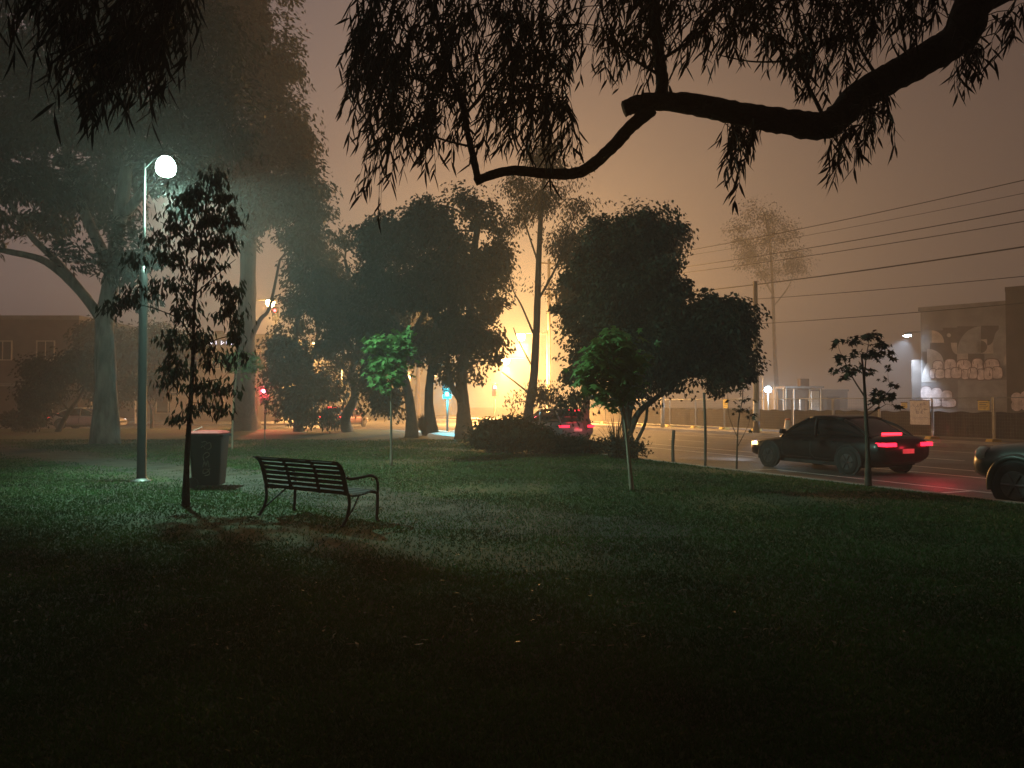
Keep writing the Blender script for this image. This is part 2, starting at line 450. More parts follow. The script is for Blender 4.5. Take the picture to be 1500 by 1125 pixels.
# ------------------------------------------------------------------ the setting: ground, road, kerbs, lawn
def sheet(name, poly, z, m):
    mb = MB(); mb.poly([(p[0], p[1], z) for p in poly]); o = mb.build(name, M[m]); return tag(o, kind='structure')
def slab(name, poly, z0, z1, m):
    mb = MB(); n = len(poly)
    vs = [(p[0], p[1], z1) for p in poly] + [(p[0], p[1], z0) for p in poly]
    mb.add(vs, [tuple(range(n))] + [(i, i + n, (i + 1) % n + n, (i + 1) % n) for i in range(n)])
    return tag(mb.build(name, M[m]), kind='structure')
def on_n(n, Y):    # point of the line n = const at a given Y
    return Vector(((n - NV.y * Y) / NV.x, Y, 0))
SY0, SY1 = 48.5, 60.0
sheet('ground', [(-280, -60), (280, -60), (280, 290), (-280, 290)], ROADZ - .02, 'dirt')
sheet('road', [R(12.6, -70), R(28.4, -70), R(28.4, 220), R(12.6, 220)], ROADZ, 'asphalt')
a, b = on_n(12.6, SY0), on_n(12.6, SY1)
sheet('side_street', [(-200, SY0), a, b, (-200, SY1)], ROADZ, 'asphalt')
corner = on_n(12.4, SY0)
lawn_poly = [R(12.4, -50)]
e1 = corner - DV * 4.0; e2 = corner - Vector((4.0, 0, 0))
arc = []
for i in range(7):
    t = i / 6; arc.append(e1 * (1 - t) ** 2 + corner * 2 * t * (1 - t) + e2 * t * t)
lawn_poly += arc + [Vector((-150, SY0, 0)), Vector((-150, -60, 0))]
slab('lawn', lawn_poly, -.3, 0.0, 'lawn')
kb = MB()
edge = [R(12.42, -50)] + [p + (NV * .02) for p in arc] + [Vector((-150, SY0 + .02, 0))]
def kerb(edge, name, w=.18, top=.012, sgn=1):
    mb = MB(); E = [Vector((p.x, p.y, 0)) for p in edge]; n = len(E); out = []
    for i in range(n):
        t = (E[min(i + 1, n - 1)] - E[max(i - 1, 0)]).normalized(); out.append(E[i] + Vector((t.y, -t.x, 0)) * w * sgn)
    for i in range(n - 1):
        p, q, r, s = E[i], E[i + 1], out[i + 1], out[i]
        vs = [(v.x, v.y, top) for v in (p, q, r, s)] + [(v.x, v.y, ROADZ - .05) for v in (p, q, r, s)]
        mb.add(vs, [(0, 1, 2, 3), (3, 2, 6, 7), (0, 4, 5, 1), (1, 5, 6, 2), (0, 3, 7, 4)])
    return tag(mb.build(name, M['concrete']), kind='structure')
kerb(edge, 'kerb')
slab('footpath', [R(28.6, -70), R(31.0, -70), R(31.0, 220), R(28.6, 220)], -.3, -.005, 'concrete')
kerb([R(28.58, -70), R(28.58, 220)], 'far_kerb', sgn=-1)
slab('site_ground', [R(31.02, -70), R(180, -70), R(180, 220), R(31.02, 220)], -.3, -.03, 'dirt')
slab('corner_pavement', [(-200, SY1 + .15), on_n(12.4, SY1 + .15), R(12.4, 220), (-200, 220)], -.3, -.005, 'concrete')

# road markings
mk = MB()
def line(n0, n1, t0, t1, z=ROADZ + .004):
    mk.poly([R(n0, t0, z), R(n1, t0, z), R(n1, t1, z), R(n0, t1, z)])
line(14.55, 14.66, -20, 16.0)
for t in (16.0, 10.5, 5.0, -.5): line(12.62, 14.55, t - .055, t + .055)
line(17.25, 17.37, -30, 43); line(18.85, 18.99, -30, 43)
for i in range(14): line(21.9, 22.02, -20 + i * 6, -17 + i * 6)
line(25.6, 25.7, -20, 36)
for i in range(7): line(13.4 + i * .75, 13.75 + i * .75, 45.0, 47.6)
tag(mk.build('road_markings', M['paint_line']), kind='structure')

# worn path across the lawn
pc = [G(-120, 640), G(0, 658), G(110, 672), G(200, 681), G(330, 697), G(450, 716), G(560, 736), G(700, 756), G(850, 770), G(1010, 781)]
wd = [1.3, 1.3, 1.25, 1.2, 1.15, 1.1, 1.15, 1.15, 1.0, .5]
P_ = catmull(pc, 6); W_ = np.interp(np.linspace(0, 1, len(P_)), np.linspace(0, 1, len(wd)), wd)
pm = MB(); rr = random.Random(4); L_, R_ = [], []
for i, p in enumerate(P_):
    t = (P_[min(i + 1, len(P_) - 1)] - P_[max(i - 1, 0)]).normalized(); nrm = Vector((-t.y, t.x, 0))
    L_.append(p + nrm * (W_[i] + rr.uniform(-.22, .22))); R_.append(p - nrm * (W_[i] + rr.uniform(-.22, .22)))
for i in range(len(P_) - 1):
    pm.poly([(q.x, q.y, .005) for q in (R_[i], R_[i + 1], L_[i + 1], L_[i])])
tag(pm.build('path', M['path']), kind='structure')

# grass blades and fallen leaves (uncountable)
def grass():
    rng = np.random.RandomState(3); n = 620000
    u = rng.random(n); y0, y1 = 2.9, 34.0
    Y = y0 * (y1 / y0) ** u
    X = (rng.random(n) * 2 - 1) * (Y * .70 + 1.5)
    nn = X * NV.x + Y * NV.y
    pth = np.array([(p.x, p.y) for p in P_]); dist = np.full(n, 9.0); along = np.zeros(n); np_ = len(pth)
    for i_, ((a0, a1), w) in enumerate(zip(pth, W_)):
        q = np.hypot(X - a0, Y - a1) / w; along = np.where(q < dist, i_ / np_, along); dist = np.minimum(dist, q)
    tufts = np.sin(X * 3.1 + np.sin(Y * 2.3) * 1.7) + np.sin(Y * 3.7 + X * 1.3)
    regrown = rng.random(n) < np.clip((along - .45) * 1.6 + .12 + .16 * tufts, 0, .95)
    patch = (np.sin(X * .9 + np.sin(Y * .7) * 2) + np.sin(Y * 1.1 + X * .35 + 1.3) + rng.normal(size=n) * .7)
    ok = (nn < 12.38) & ((dist > .45 + .75 * rng.random(n)) | regrown) & ((patch > -1.25) | (Y < 7.5))
    X, Y = X[ok], Y[ok]; n = len(X)
    h = (.012 + .020 * rng.random(n) ** 1.6) * (1 + .025 * Y); w = .0022 + .00065 * Y
    az = rng.random(n) * 2 * pi; le = rng.normal(size=(n, 2)) * .6
    dx, dy = np.cos(az) * w, np.sin(az) * w
    z = np.zeros(n)
    v = np.stack([np.stack([X - dx, Y - dy, z], 1), np.stack([X + dx, Y + dy, z], 1), np.stack([X + le[:, 0] * h, Y + le[:, 1] * h, h], 1)], 1).reshape(-1, 3)
    tag(np_mesh('grass', v, np.arange(len(v)), 3, M['grass']), 'short mown green grass blades covering the park lawn', 'grass', kind='stuff')
    n = 2600
    Y = 5 * (38 / 5) ** rng.random(n); X = (rng.random(n) * 2 - 1) * (Y * .68); ok = X * NV.x + Y * NV.y < 12.3; X, Y = X[ok], Y[ok]; n = len(X)
    c = np.stack([X, Y, .03 + .03 * rng.random(n)], 1)
    v = leaf_arrays(rng, c, .06, .017, 0.0); v[:, 2] = np.clip((v[:, 2] - .04) * .3 + .05, .012, .12)
    tag(np_mesh('fallen_leaves', v, np.arange(len(v)), 4, M['litter']), 'dry fallen leaves scattered over the grass and path', 'leaf litter', kind='stuff')
grass()

# ------------------------------------------------------------------ buildings
def pbox(mb, x0, x1, y0, y1, z0, z1, mi=0): mb.box(((x0 + x1) / 2, (y0 + y1) / 2, (z0 + z1) / 2), (x1 - x0, y1 - y0, z1 - z0), mi=mi)
def building(name, label, x0, x1, y0, y1, h, wm, cat='building', windows=(), door=None, awning=None, parapet=.35, lit=False, roof='roof_tin'):
    root = empty(name, ((x0 + x1) / 2, y0, 0), label, cat)
    ox, oy = (x0 + x1) / 2, y0
    w = MB(); pbox(w, x0 - ox, x1 - ox, 0, y1 - oy, -.1, h); w.build('wall', M[wm], root)
    r = MB(); pbox(r, x0 - ox - .08, x1 - ox + .08, -.08, y1 - oy + .08, h, h + parapet); rf = r.build('roof', M[roof], root)
    c = MB(); pbox(c, -.35, .35, (y1 - oy) * .5 - .35, (y1 - oy) * .5 + .35, h + parapet, h + parapet + .9); c.build('chimney', M['brick'], rf)
    for (wx, wz, ww, wh, litw) in windows:
        f = MB()
        t = .09
        for (ax, az, bx_, bz) in ((wx - ww / 2 - t, wz - wh / 2 - t, wx + ww / 2 + t, wz - wh / 2), (wx - ww / 2 - t, wz + wh / 2, wx + ww / 2 + t, wz + wh / 2 + t),
                                  (wx - ww / 2 - t, wz - wh / 2, wx - ww / 2, wz + wh / 2), (wx + ww / 2, wz - wh / 2, wx + ww / 2 + t, wz + wh / 2), (wx - .03, wz - wh / 2, wx + .03, wz + wh / 2)):
            pbox(f, ax, bx_, -.07, -.001, az, bz)
        fo = f.build('window', M['render_pale'], root)
        g = MB(); pbox(g, wx - ww / 2 + .003, wx + ww / 2 - .003, -.03, -.002, wz - wh / 2 + .003, wz + wh / 2 - .003); g.build('pane', M['amber_window'] if litw else M['glass_dark'], fo)
    if door:
        d = MB(); pbox(d, door - .5, door + .5, -.06, -.002, 0, 2.1); do = d.build('door', M['trim'], root)
        k = MB(); k.lathe([(.0, -.03), (.03, -.02), (.03, 0.0)], (door + .38, -.06, 1.0), 10, 'y'); k.build('handle', M['pole_grey'], do)
    if awning:
        a = MB(); pbox(a, awning[0], awning[1], -2.2, -.003, 3.0, 3.22)
        aw = a.build('awning', M['roof_tin'], root)
        for ax in np.linspace(awning[0] + .2, awning[1] - .2, 3):
            p = MB(); p.tube([(ax, -2.1, 0), (ax, -2.1, 3.0)], .05, 8); p.build('awning_post', M['white_board'], aw)
    return root
def rowwin(x0, x1, n, z, w, h, lit=()):
    return [(x, z, w, h, i in lit) for i, x in enumerate(np.linspace(x0, x1, n))]

# mural wall, seen face-on beyond the site fence
YM = 46.0
def mural_building():
    A0 = W(1350, 590, 45.6); B0 = W(1476, 590, 42.6); ang = math.atan2(B0.y - A0.y, B0.x - A0.x)
    o = Vector((A0.x, A0.y, 0)); u = Vector((cos(ang), sin(ang), 0)); nn = Vector((-sin(ang), cos(ang), 0))
    LEN = (B0 - A0).length
    root = empty('mural_building', o, 'grey building with a wall of painted quarter circles and bubble lettering', 'building', rz=ang)
    cp = Vector((0, 0, CAMZ))
    def hit(px, py):
        d = Vector(ray(px, py)); k = (o - cp).dot(nn) / d.dot(nn); q = cp + d * k - o
        return q.dot(u), q.z
    h = hit(1400, 452)[1]
    w = MB(); pbox(w, 0, LEN, 0, 12, -.1, h); w.build('wall', M['render'], root)
    xs, zs = hit(1333, 527); s = MB(); pbox(s, xs, -.003, .25, 5, -.1, zs); s.build('side_wall', M['render_dark'], root)
    r = MB(); pbox(r, -.10, LEN + .1, -.10, 12.1, h, h + .22); r.build('roof', M['roof_tin'], root)
    def p(px, py, lay): q = hit(px, py); return (q[0], -.003 * lay, q[1])
    mu = MB()
    def rect(a0, b0, a1, b1, mi, lay=1): mu.poly([p(a0, b1, lay), p(a1, b1, lay), p(a1, b0, lay), p(a0, b0, lay)], mi)
    def sector(cx, cy, r, a0, a1, mi, lay=2, ry=None):
        n = 18; ry = ry or r
        pts = [p(cx, cy, lay)] if abs(a1 - a0) < 359 else []
        pts += [p(cx + r * cos(radians(a0 + (a1 - a0) * i / n)), cy - ry * sin(radians(a0 + (a1 - a0) * i / n)), lay) for i in range(n + (0 if abs(a1 - a0) >= 359 else 1))]
        mu.poly(pts, mi)
    A, B, C_, Dm = 0, 1, 2, 3
    # ground tiles
    rect(1351, 484, 1365, 503, 1); rect(1365, 484, 1381, 502, 2); rect(1381, 480, 1402, 502, 2); rect(1402, 478, 1437, 518, 2)
    rect(1351, 503, 1362, 515, 1); rect(1362, 502, 1402, 530, 2); rect(1437, 477, 1463, 497, 2); rect(1463, 477, 1478, 497, 1)
    rect(1437, 497, 1455, 518, 0); rect(1455, 497, 1477, 536, 1); rect(1402, 518, 1418, 530, 0); rect(1418, 518, 1442, 530, 2)
    rect(1351, 515, 1358, 560, 2)
    # arcs
    sector(1365, 502, 18, 0, 90, 3); sector(1390, 491, 3, 0, 360, 0); sector(1437, 518, 35, 90, 180, 1, ry=40)
    sector(1402, 502, 9, 180, 270, 0, ry=17); sector(1437, 508, 9, 90, 270, 0); sector(1437, 508, 9, -90, 90, 2, 3)
    sector(1478, 497, 22, 90, 180, 1, ry=20); sector(1478, 534, 8, 90, 180, 0, ry=20)
    sector(1358, 530, 24, 0, 90, 0, ry=19); sector(1372, 560, 22, 90, 180, 0, ry=36); sector(1446, 497, 9, 270, 360, 2, 3)
    rect(1372, 530, 1383, 541, 0, 2)
    mu.build('mural', [M['mural_a'], M['mural_b'], M['mural_c'], M['mural_d']], root)
    # bubble lettering, two rows, illegible in the fog, outlined in dark spray
    gr = MB(); rng = random.Random(7)
    def bubble(cx, cy, rx, ry, lay):
        for q, mi, l in ((1.0, 1, lay), (.88, 0, lay + 1)):
            pts = []
            for i in range(22):
                a = 2 * pi * i / 22; e = .62
                pts.append(p(cx + rx * q * math.copysign(abs(cos(a)) ** e, cos(a)), cy - ry * q * math.copysign(abs(sin(a)) ** (e * (1.25 if sin(a) > 0 else .8)), sin(a)), l))
            gr.poly(pts, mi)
    for i, (cx, rx, ry) in enumerate(((1374, 8, 8), (1392, 9.5, 10), (1412, 12, 11), (1432, 9, 10.5), (1453, 12.5, 12))): bubble(cx, 537 + rng.uniform(-2.5, 1.5), rx, ry, 5 + 2 * (i % 2))
    for i, (cx, rx) in enumerate(((1367, 5.5), (1377, 7.5), (1389, 5.5), (1401, 8.5), (1414, 6), (1425, 7.5), (1437, 6), (1448, 7), (1461, 8.5))): bubble(cx, 548 + rng.uniform(-2, 1), rx, rng.uniform(7.5, 10), 9 + (i % 2) * 2)
    for cx, cy, rx, ry in ((1357, 576, 9, 11), (1372, 577, 9, 10), (1387, 580, 9, 9), (1366, 590, 14, 6), (1390, 590, 12, 7)): bubble(cx, cy, rx, ry, 5)
    for i in range(26):   # inner strokes of the letters
        cx = rng.uniform(1364, 1462); cy = rng.uniform(530, 553); w2 = rng.uniform(.35, .7); h2 = rng.uniform(1.5, 4)
        gr.poly([p(cx - w2, cy + h2, 13), p(cx + w2, cy + h2, 13), p(cx + w2 * .6, cy - h2, 13), p(cx - w2 * .6, cy - h2, 13)], 1)
    gr.build('graffiti', [M['mural_e'], M['mural_line']], root)
    g2 = MB()
    rng = random.Random(9)
    def rect2(a0, b0, a1, b1): g2.poly([p(a0, b1, 4), p(a1, b1, 4), p(a1, b0, 4), p(a0, b0, 4)])
    rect2(1403, 557, 1476, 598)
    g2.build('painted_over_patch', M['mural_b'], root)
    # bracket flood on the left end
    return root, o, u, nn, h
MUR, MO, MU, MN, MH = mural_building()
WO = MO + MU * ((W(1476, 590, 42.6) - Vector((MO.x, MO.y, CAMZ))).length + .02) - MN * .25
def warehouse():
    ang = math.atan2(MU.y, MU.x)
    root = empty('dark_warehouse', WO, 'dark brick building with pink graffiti beside the mural wall', 'building', rz=ang)
    w = MB(); pbox(w, 0, 16, 0, 14, -.1, 7.6); w.build('wall', M['render_dark'], root)
    r = MB(); pbox(r, -.0, 16.1, -.1, 14.1, 7.6, 7.85); r.build('roof', M['render_dark'], root)
    d = MB(); pbox(d, 4.2, 7.2, -.05, -.002, 0, 3.0)
    for i in range(14): pbox(d, 4.2, 7.2, -.065, -.051, .1 + i * .21, .2 + i * .21)
    d.build('roller_door', M['roof_tin'], root)
    gm = MB(); rng = random.Random(12)
    for i in range(7):
        cx = .45 + (i % 4) * .42; cz = 1.45 + (i // 4) * .5 + rng.uniform(-.1, .1)
        gm.poly([(cx + .26 * cos(2 * pi * k / 16), -.004 - .002 * i, cz + .30 * sin(2 * pi * k / 16)) for k in range(16)])
    gm.build('graffiti', M['mural_e'], root)
warehouse()

# across the side street, in the fog
building('shop_row', 'low brown shop building with a flat roof and lit orange windows far across the street', -60, -36.5, 66, 80, 8.6, 'brick',
         windows=rowwin(-9, 9, 6, 6.0, 1.4, 1.5) + rowwin(-9.5, 8.5, 5, 1.7, 2.2, 1.7, (0, 1, 3)), door=10.4, awning=(-11, 9))
building('corner_shop', 'pale corner shop with a blue and white neon sign behind the gum trunks', -36, -20, 68, 82, 7.2, 'render',
         windows=rowwin(-6, 6, 4, 5.3, 1.3, 1.4) + rowwin(-5.5, 2, 3, 1.6, 2.0, 1.7), door=5.5, awning=(-7.5, 7.5))
cs = [o for o in bpy.data.objects if o.name == 'corner_shop'][0]
nb = MB(); pbox(nb, 1.7, 4.6, -.16, -.04, 6.55, 7.05); sb = nb.build('neon_sign', M['trim'], cs)
for i in range(6):
    x = 1.95 + i * .45; nl = MB()
    if i % 2 == 0: nl.tube([(x, -.19, 6.62), (x, -.19, 6.95), (x + .24, -.19, 6.8), (x, -.19, 6.68)], .035, 6)
    else: nl.tube([(x, -.19, 6.65), (x, -.19, 6.95)], .035, 6)
    nl.build('neon_tube', M['neon'], sb)
building('far_terrace', 'pale two storey terrace glimpsed between the central trunks', -27, -8, 104, 118, 6.8, 'render',
         windows=rowwin(-7, 7, 5, 5.0, 1.2, 1.5) + rowwin(-7, 4, 4, 1.6, 1.3, 1.7), door=6.6)
building('site_shed', 'small grey shed standing in the fenced site under the blue-white lamp', 21.0, 26.5, 62, 66, 2.5, 'render', windows=[(0, 1.4, 1.0, .8, False)], door=1.6, parapet=.15)

# ------------------------------------------------------------------ park bench
def bench():
    base = Vector((-2.82, 10.78, 0))
    root = empty('park_bench', base, 'black steel slatted bench seen from behind beside the worn path', 'bench', rz=radians(-36.9))
    HL = .90
    back = [(-.005, .395), (-.03, .50), (-.055, .60), (-.085, .70), (-.13, .785), (-.19, .835), (-.235, .845)]
    bp = catmull([Vector((0, y, z)) for y, z in back], 6)
    # arc-length sampling
    def sampler(pts):
        ds = [0.0]
        for i in range(1, len(pts)): ds.append(ds[-1] + (pts[i] - pts[i - 1]).length)
        return lambda s: Vector((0, np.interp(s, ds, [p.y for p in pts]), np.interp(s, ds, [p.z for p in pts]))), ds[-1]
    f, LB = sampler(bp)
    def slats(mb, f, L, n, gap, x0, x1, th=.008):
        w = (L - gap * (n - 1)) / n
        for i in range(n):
            s0 = i * (w + gap); pa = [f(s0 + w * q / 3) for q in range(4)]
            vs = []
            for x in (x0, x1):
                for q in range(4):
                    t = (pa[min(q + 1, 3)] - pa[max(q - 1, 0)]).normalized(); nn = Vector((0, -t.z, t.y))
                    vs += [Vector((x, 0, 0)) + pa[q] + nn * th / 2, Vector((x, 0, 0)) + pa[q] - nn * th / 2]
            fs = []
            for q in range(3):
                a = 2 * q; b = 2 * q + 2
                fs += [(a, a + 8, b + 8, b), (a + 1, b + 1, b + 9, a + 9)]
            fs += [(0, 1, 9, 8), (6, 14, 15, 7), (0, 2, 3, 1), (2, 4, 5, 3), (4, 6, 7, 5), (8, 9, 11, 10), (10, 11, 13, 12), (12, 13, 15, 14)]
            mb.add(vs, fs)
    m = MB(); slats(m, f, LB, 8, .017, -HL + .03, HL - .03); m.build('backrest', M['black_steel'], root)
    def strap(f, L, x, w, off, th=.012):
        mb = MB(); N = 16; vs = []; fs = []
        for i in range(N + 1):
            p = f(L * i / N); q = f(min(L, L * i / N + .01)) - f(max(0, L * i / N - .01)); q.normalize(); nn = Vector((0, -q.z, q.y))
            for dx, dn in ((-w / 2, off), (w / 2, off), (w / 2, off + th), (-w / 2, off + th)): vs.append(p + Vector((x + dx, 0, 0)) + nn * dn)
        for i in range(N):
            for j in range(4): fs.append((i * 4 + j, i * 4 + (j + 1) % 4, i * 4 + 4 + (j + 1) % 4, i * 4 + 4 + j))
        fs += [(3, 2, 1, 0), tuple(N * 4 + j for j in range(4))]
        return mb.add(vs, fs)
    for x, w in ((-HL + .05, .085), (-.30, .055), (.30, .055), (HL - .05, .085)):
        strap(f, LB, x, w, .0065).build('back_strap', M['black_steel'], root)
    seat = [(.02, .392), (.10, .385), (.22, .392), (.34, .415), (.42, .428), (.47, .415), (.485, .375)]
    sp = catmull([Vector((0, y, z)) for y, z in seat], 6); g, LS = sampler(sp)
    m = MB(); slats(m, g, LS, 8, .016, -HL + .03, HL - .03); m.build('seat', M['black_steel'], root)
    for x in (-HL + .05, HL - .05): strap(g, LS, x, .07, -.018).build('seat_strap', M['black_steel'], root)
    for sx in (-1, 1):
        x = sx * (HL - .02)
        a = MB(); a.tube([(x, -.055, .63), (x, .03, .605), (x, .20, .612), (x, .36, .625), (x, .46, .59), (x, .50, .50), (x, .497, .38)], .019, 8, 5); a.build('armrest', M['black_steel'], root, True)
        a = MB(); a.tube([(x, .497, .38), (x, .495, .2), (x, .485, .06), (x, .50, .0)], [.021, .021, .021, .026], 8, 4); a.lathe([(.03, 0), (.03, .02)], (x, .50, 0), 10); a.build('leg', M['black_steel'], root, True)
        a = MB(); a.tube([(x, -.02, .42), (x, .0, .28), (x, -.035, .13), (x, -.10, .025), (x, -.12, .0)], [.021, .021, .021, .022, .026], 8, 5); a.lathe([(.03, 0), (.03, .02)], (x, -.12, 0), 10); a.build('leg', M['black_steel'], root, True)
        a = MB(); a.tube([(x, -.06, .085), (x - sx * .03, .08, .20), (x - sx * .10, .24, .34), (x - sx * .13, .32, .392)], .012, 7, 5); a.build('brace', M['black_steel'], root, True)
    return root
bench()

# ------------------------------------------------------------------ wheelie bin
def bin_():
    c = G(306, 713)
    root = empty('wheelie_bin', (c.x, c.y, 0), 'dark wheelie bin with a red lid and white scrawl on its side', 'bin', rz=radians(6))
    w0, d0, w1, d1, h = .50, .52, .60, .70, 1.0
    b = MB()
    prof = [(.05, w0, d0), (.10, w0 + .01, d0 + .01), (.55, .55, .61), (.92, w1 - .01, d1 - .01), (h, w1, d1)]
    vs, fs = [], []
    def ring(w, d, z, r=.06):
        pts = []
        for cx, cy, a0 in ((w / 2 - r, d / 2 - r, 0), (-w / 2 + r, d / 2 - r, 90), (-w / 2 + r, -d / 2 + r, 180), (w / 2 - r, -d / 2 + r, 270)):
            for k in range(4):
                a = radians(a0 + k * 30); pts.append((cx + r * cos(a), cy + r * sin(a), z))
        return pts
    for z, w, d in prof: vs += ring(w, d, z)
    for i in range(len(prof) - 1):
        for j in range(16): fs.append((i * 16 + j, i * 16 + (j + 1) % 16, i * 16 + 16 + (j + 1) % 16, i * 16 + 16 + j))
    fs.append(tuple(range(16))[::-1]); fs.append(tuple((len(prof) - 1) * 16 + j for j in range(16)))
    b.add(vs, fs); b.build('bin_body', M['plastic_dark'], root, False)
    rim = MB(); rv = ring(w1 + .07, d1 + .05, .955, .07) + ring(w1 + .07, d1 + .05, 1.0, .07) + ring(w1 - .02, d1 - .02, 1.002, .06)
    rf = []
    for i in range(2):
        for j in range(16): rf.append((i * 16 + j, i * 16 + (j + 1) % 16, i * 16 + 16 + (j + 1) % 16, i * 16 + 16 + j))
    rf.append(tuple(range(16))[::-1]); rf.append(tuple(range(32, 48)))
    rim.add(rv, rf); rim.build('rim', M['plastic_dark'], root)
    lid = MB(); lv = []
    for w, d, z in ((w1 + .03, d1 + .02, 1.006), (w1 + .03, d1 + .02, 1.03), (w1 - .10, d1 - .10, 1.065), (w1 - .22, d1 - .25, 1.072)): lv += ring(w, d, z, .07)
    lf = []
    for i in range(3):
        for j in range(16): lf.append((i * 16 + j, i * 16 + (j + 1) % 16, i * 16 + 16 + (j + 1) % 16, i * 16 + 16 + j))
    lf.append(tuple(range(16))[::-1]); lf.append(tuple(range(48, 64)))
    lid.add(lv, lf); lid.build('lid', M['red_lid'], root)
    hd = MB(); hd.tube([(-.30, -.2, .97), (-.37, -.2, .985), (-.37, .2, .985), (-.30, .2, .97)], .018, 8, 3); hd.build('handle', M['plastic_dark'], root, True)
    st = MB(); st.tube([(-.28, -.05, 1.06), (-.12, -.05, 1.13)], .013, 8); st.build('lid_stay', M['white_board'], root)
    for s in (-1, 1):
        wh = MB(); wh.lathe([(.05, -.025), (.10, -.025), (.105, 0), (.10, .025), (.05, .025)], (-.22, s * .30, .105), 18, 'y'); wl = wh.build('wheel', M['rubber'], root)
    # vertical scrawl on the face towards the viewer
    gr = MB()
    def fy(z): return -(d0 + (d1 - d0) * (z - .05) / .95) / 2 - .006
    def stroke(pts): gr.tube([(x, fy(z), z) for x, z in pts], .010, 5, 3)
    stroke([(-.05, .86), (.02, .88), (.05, .84), (.00, .80), (.10, .86), (.12, .76), (.04, .72)])
    stroke([(-.06, .76), (-.02, .80), (.02, .74)])
    stroke([(-.01, .52), (-.02, .62), (.06, .68), (.09, .62), (.02, .57)])
    stroke([(-.03, .40), (.00, .51), (.02, .42), (.06, .52), (.08, .40)])
    stroke([(.00, .24), (.08, .26), (.07, .34), (-.01, .36), (-.03, .28), (.04, .30), (.10, .37)])
    gr.build('graffiti', M['graffiti_white'], root)
    return root
bin_()

# ------------------------------------------------------------------ lamps
def park_lamp():
    b = G(207, 705)
    root = empty('park_lamp_post', (b.x, b.y, 0), 'tall slim park lamp post with a glowing greenish white bowl', 'lamp post')
    top = W(207, 240, b.y).z
    s = MB(); s.lathe([(.115, 0), (.10, .05), (.090, .10), (.082, 4.1), (.065, 4.25), (.031, 4.4)], k=20); s.build('pole', M['pole_dark'], root, True)
    fl = MB(); fl.lathe([(.20, -.01), (.20, .022), (.14, .03), (.116, .06)], k=20); fl.build('base_plate', M['pole_grey'], root, True)
    u = MB(); u.lathe([(.030, 4.4), (.026, 5.4), (.022, top), (.010, top + .02)], k=14); u.build('upper_pole', M['pole_grey'], root, True)
    l = W(243, 246, b.y) - Vector((b.x, b.y, 0))
    a = MB(); a.tube([(0, 0, top - .10), (l.x * .5, 0, l.z + .20), (l.x, 0, l.z + .265)], .014, 8, 5); a.build('arm', M['pole_dark'], root, True)
    h = MB(); h.lathe([(.03, .30), (.07, .27), (.10, .235), (.095, .228)], (l.x, 0, l.z), 24); h.build('lamp_hood', M['pole_grey'], root, True)
    g = MB(); g.lathe([(.09, .226), (.16, .15), (.195, .06), (.20, -.03), (.175, -.11), (.12, -.16), (.06, -.18), (.01, -.185)], (l.x, 0, l.z), 24); g.build('diffuser', M['e_park'], root, True)
    lamp('park_light', (l.x, 0, l.z - .40), P_PARK_POINT, COLD, .16, root)
    lamp('park_beam', (l.x, 0, l.z - .38), P_PARK_SPOT, COLD, .14, root, spot=146, rot=(radians(38), 0, radians(-56)), blend=.42)
    return root
park_lamp()

def street_lamp(name, label, pole, head, ph, power, light=True, es='e_sodium', k=1.0, group='sodium street lamps along the roads'):
    root = empty(name, (pole.x, pole.y, 0), label, 'street lamp', group)
    h = Vector(head) - Vector((pole.x, pole.y, 0))
    p = MB(); p.lathe([(.15, 0), (.12, .3), (.08, ph)], k=14); p.build('pole', M['pole_grey'], root, True)
    d = Vector((h.x, h.y, 0)); dn = d.normalized() if d.length > .01 else Vector((1, 0, 0))
    a = MB(); a.tube([(0, 0, ph - .3), Vector((h.x * .35, h.y * .35, h.z + .12)), Vector((h.x, h.y, h.z + .12))], [.05, .04, .035], 8, 5); a.build('arm', M['pole_grey'], root, True)
    rz = math.atan2(dn.y, dn.x)
    hd = MB(); hd.box((h.x, h.y, h.z + .10), (.62 * min(k, 1.25), .28 * min(k, 1.25), .12), rz, taper=.75); hd.build('lamp_hood', M['pole_grey'], root)
    g = MB(); kd = max(1.0, k * .95); g.lathe([(.14 * k, .038), (.165 * k, -.02 * kd), (.16 * k, -.10 * kd), (.12 * k, -.19 * kd), (.05 * k, -.235 * kd), (.01, -.24 * kd)], h, 16); g.build('diffuser', M[es], root, True)
    if light: lamp('sodium_glow', (h.x, h.y, h.z - .24 * max(1.0, k * .95) - .55), power * (.27 if k > 1.75 else .7), SODIUM, .25, root)
    if light: lamp('sodium_light', (h.x, h.y, h.z - .24 * max(1.0, k * .95) - .2), power, SODIUM, .2, root, spot=138, blend=1.0)
    return root
poleA = W(802, 590, 65); headA = W(763, 490, 64)
pA = Vector((poleA.x, poleA.y, 0))
street_lamp('street_lamp', 'brightest orange street lamp blazing between the central trees', pA + Vector((.0, -.3, 0)), headA, 7.6, P_SODIUM, k=2.2)
hB = W(741, 526, 82); street_lamp('street_lamp', 'second orange street lamp, lower in the central blaze and further down the road', Vector((hB.x + 2.6, hB.y + 1, 0)), hB, 6.8, P_SODIUM * .7, k=2.5)
hC = W(396, 441, 50); street_lamp('street_lamp', 'small orange street lamp shining beside the leaning limb of the second gum', Vector((hC.x - 1.6, hC.y + .9, 0)), hC, hC.z + .2, 3600, k=1.7)
hD = W(919, 407, 50); street_lamp('street_lamp', 'orange street lamp glimpsed through the top of the dark spreading tree', Vector((hD.x + 2.4, hD.y + 1.0, 0)), hD, hD.z + .2, 4200)
hE = W(464, 502, 72); street_lamp('street_lamp', 'orange street lamp sparkling through the leaves behind the bushy tree', Vector((hE.x + 2.2, hE.y + .8, 0)), hE, hE.z + .2, 22000, k=2.2)

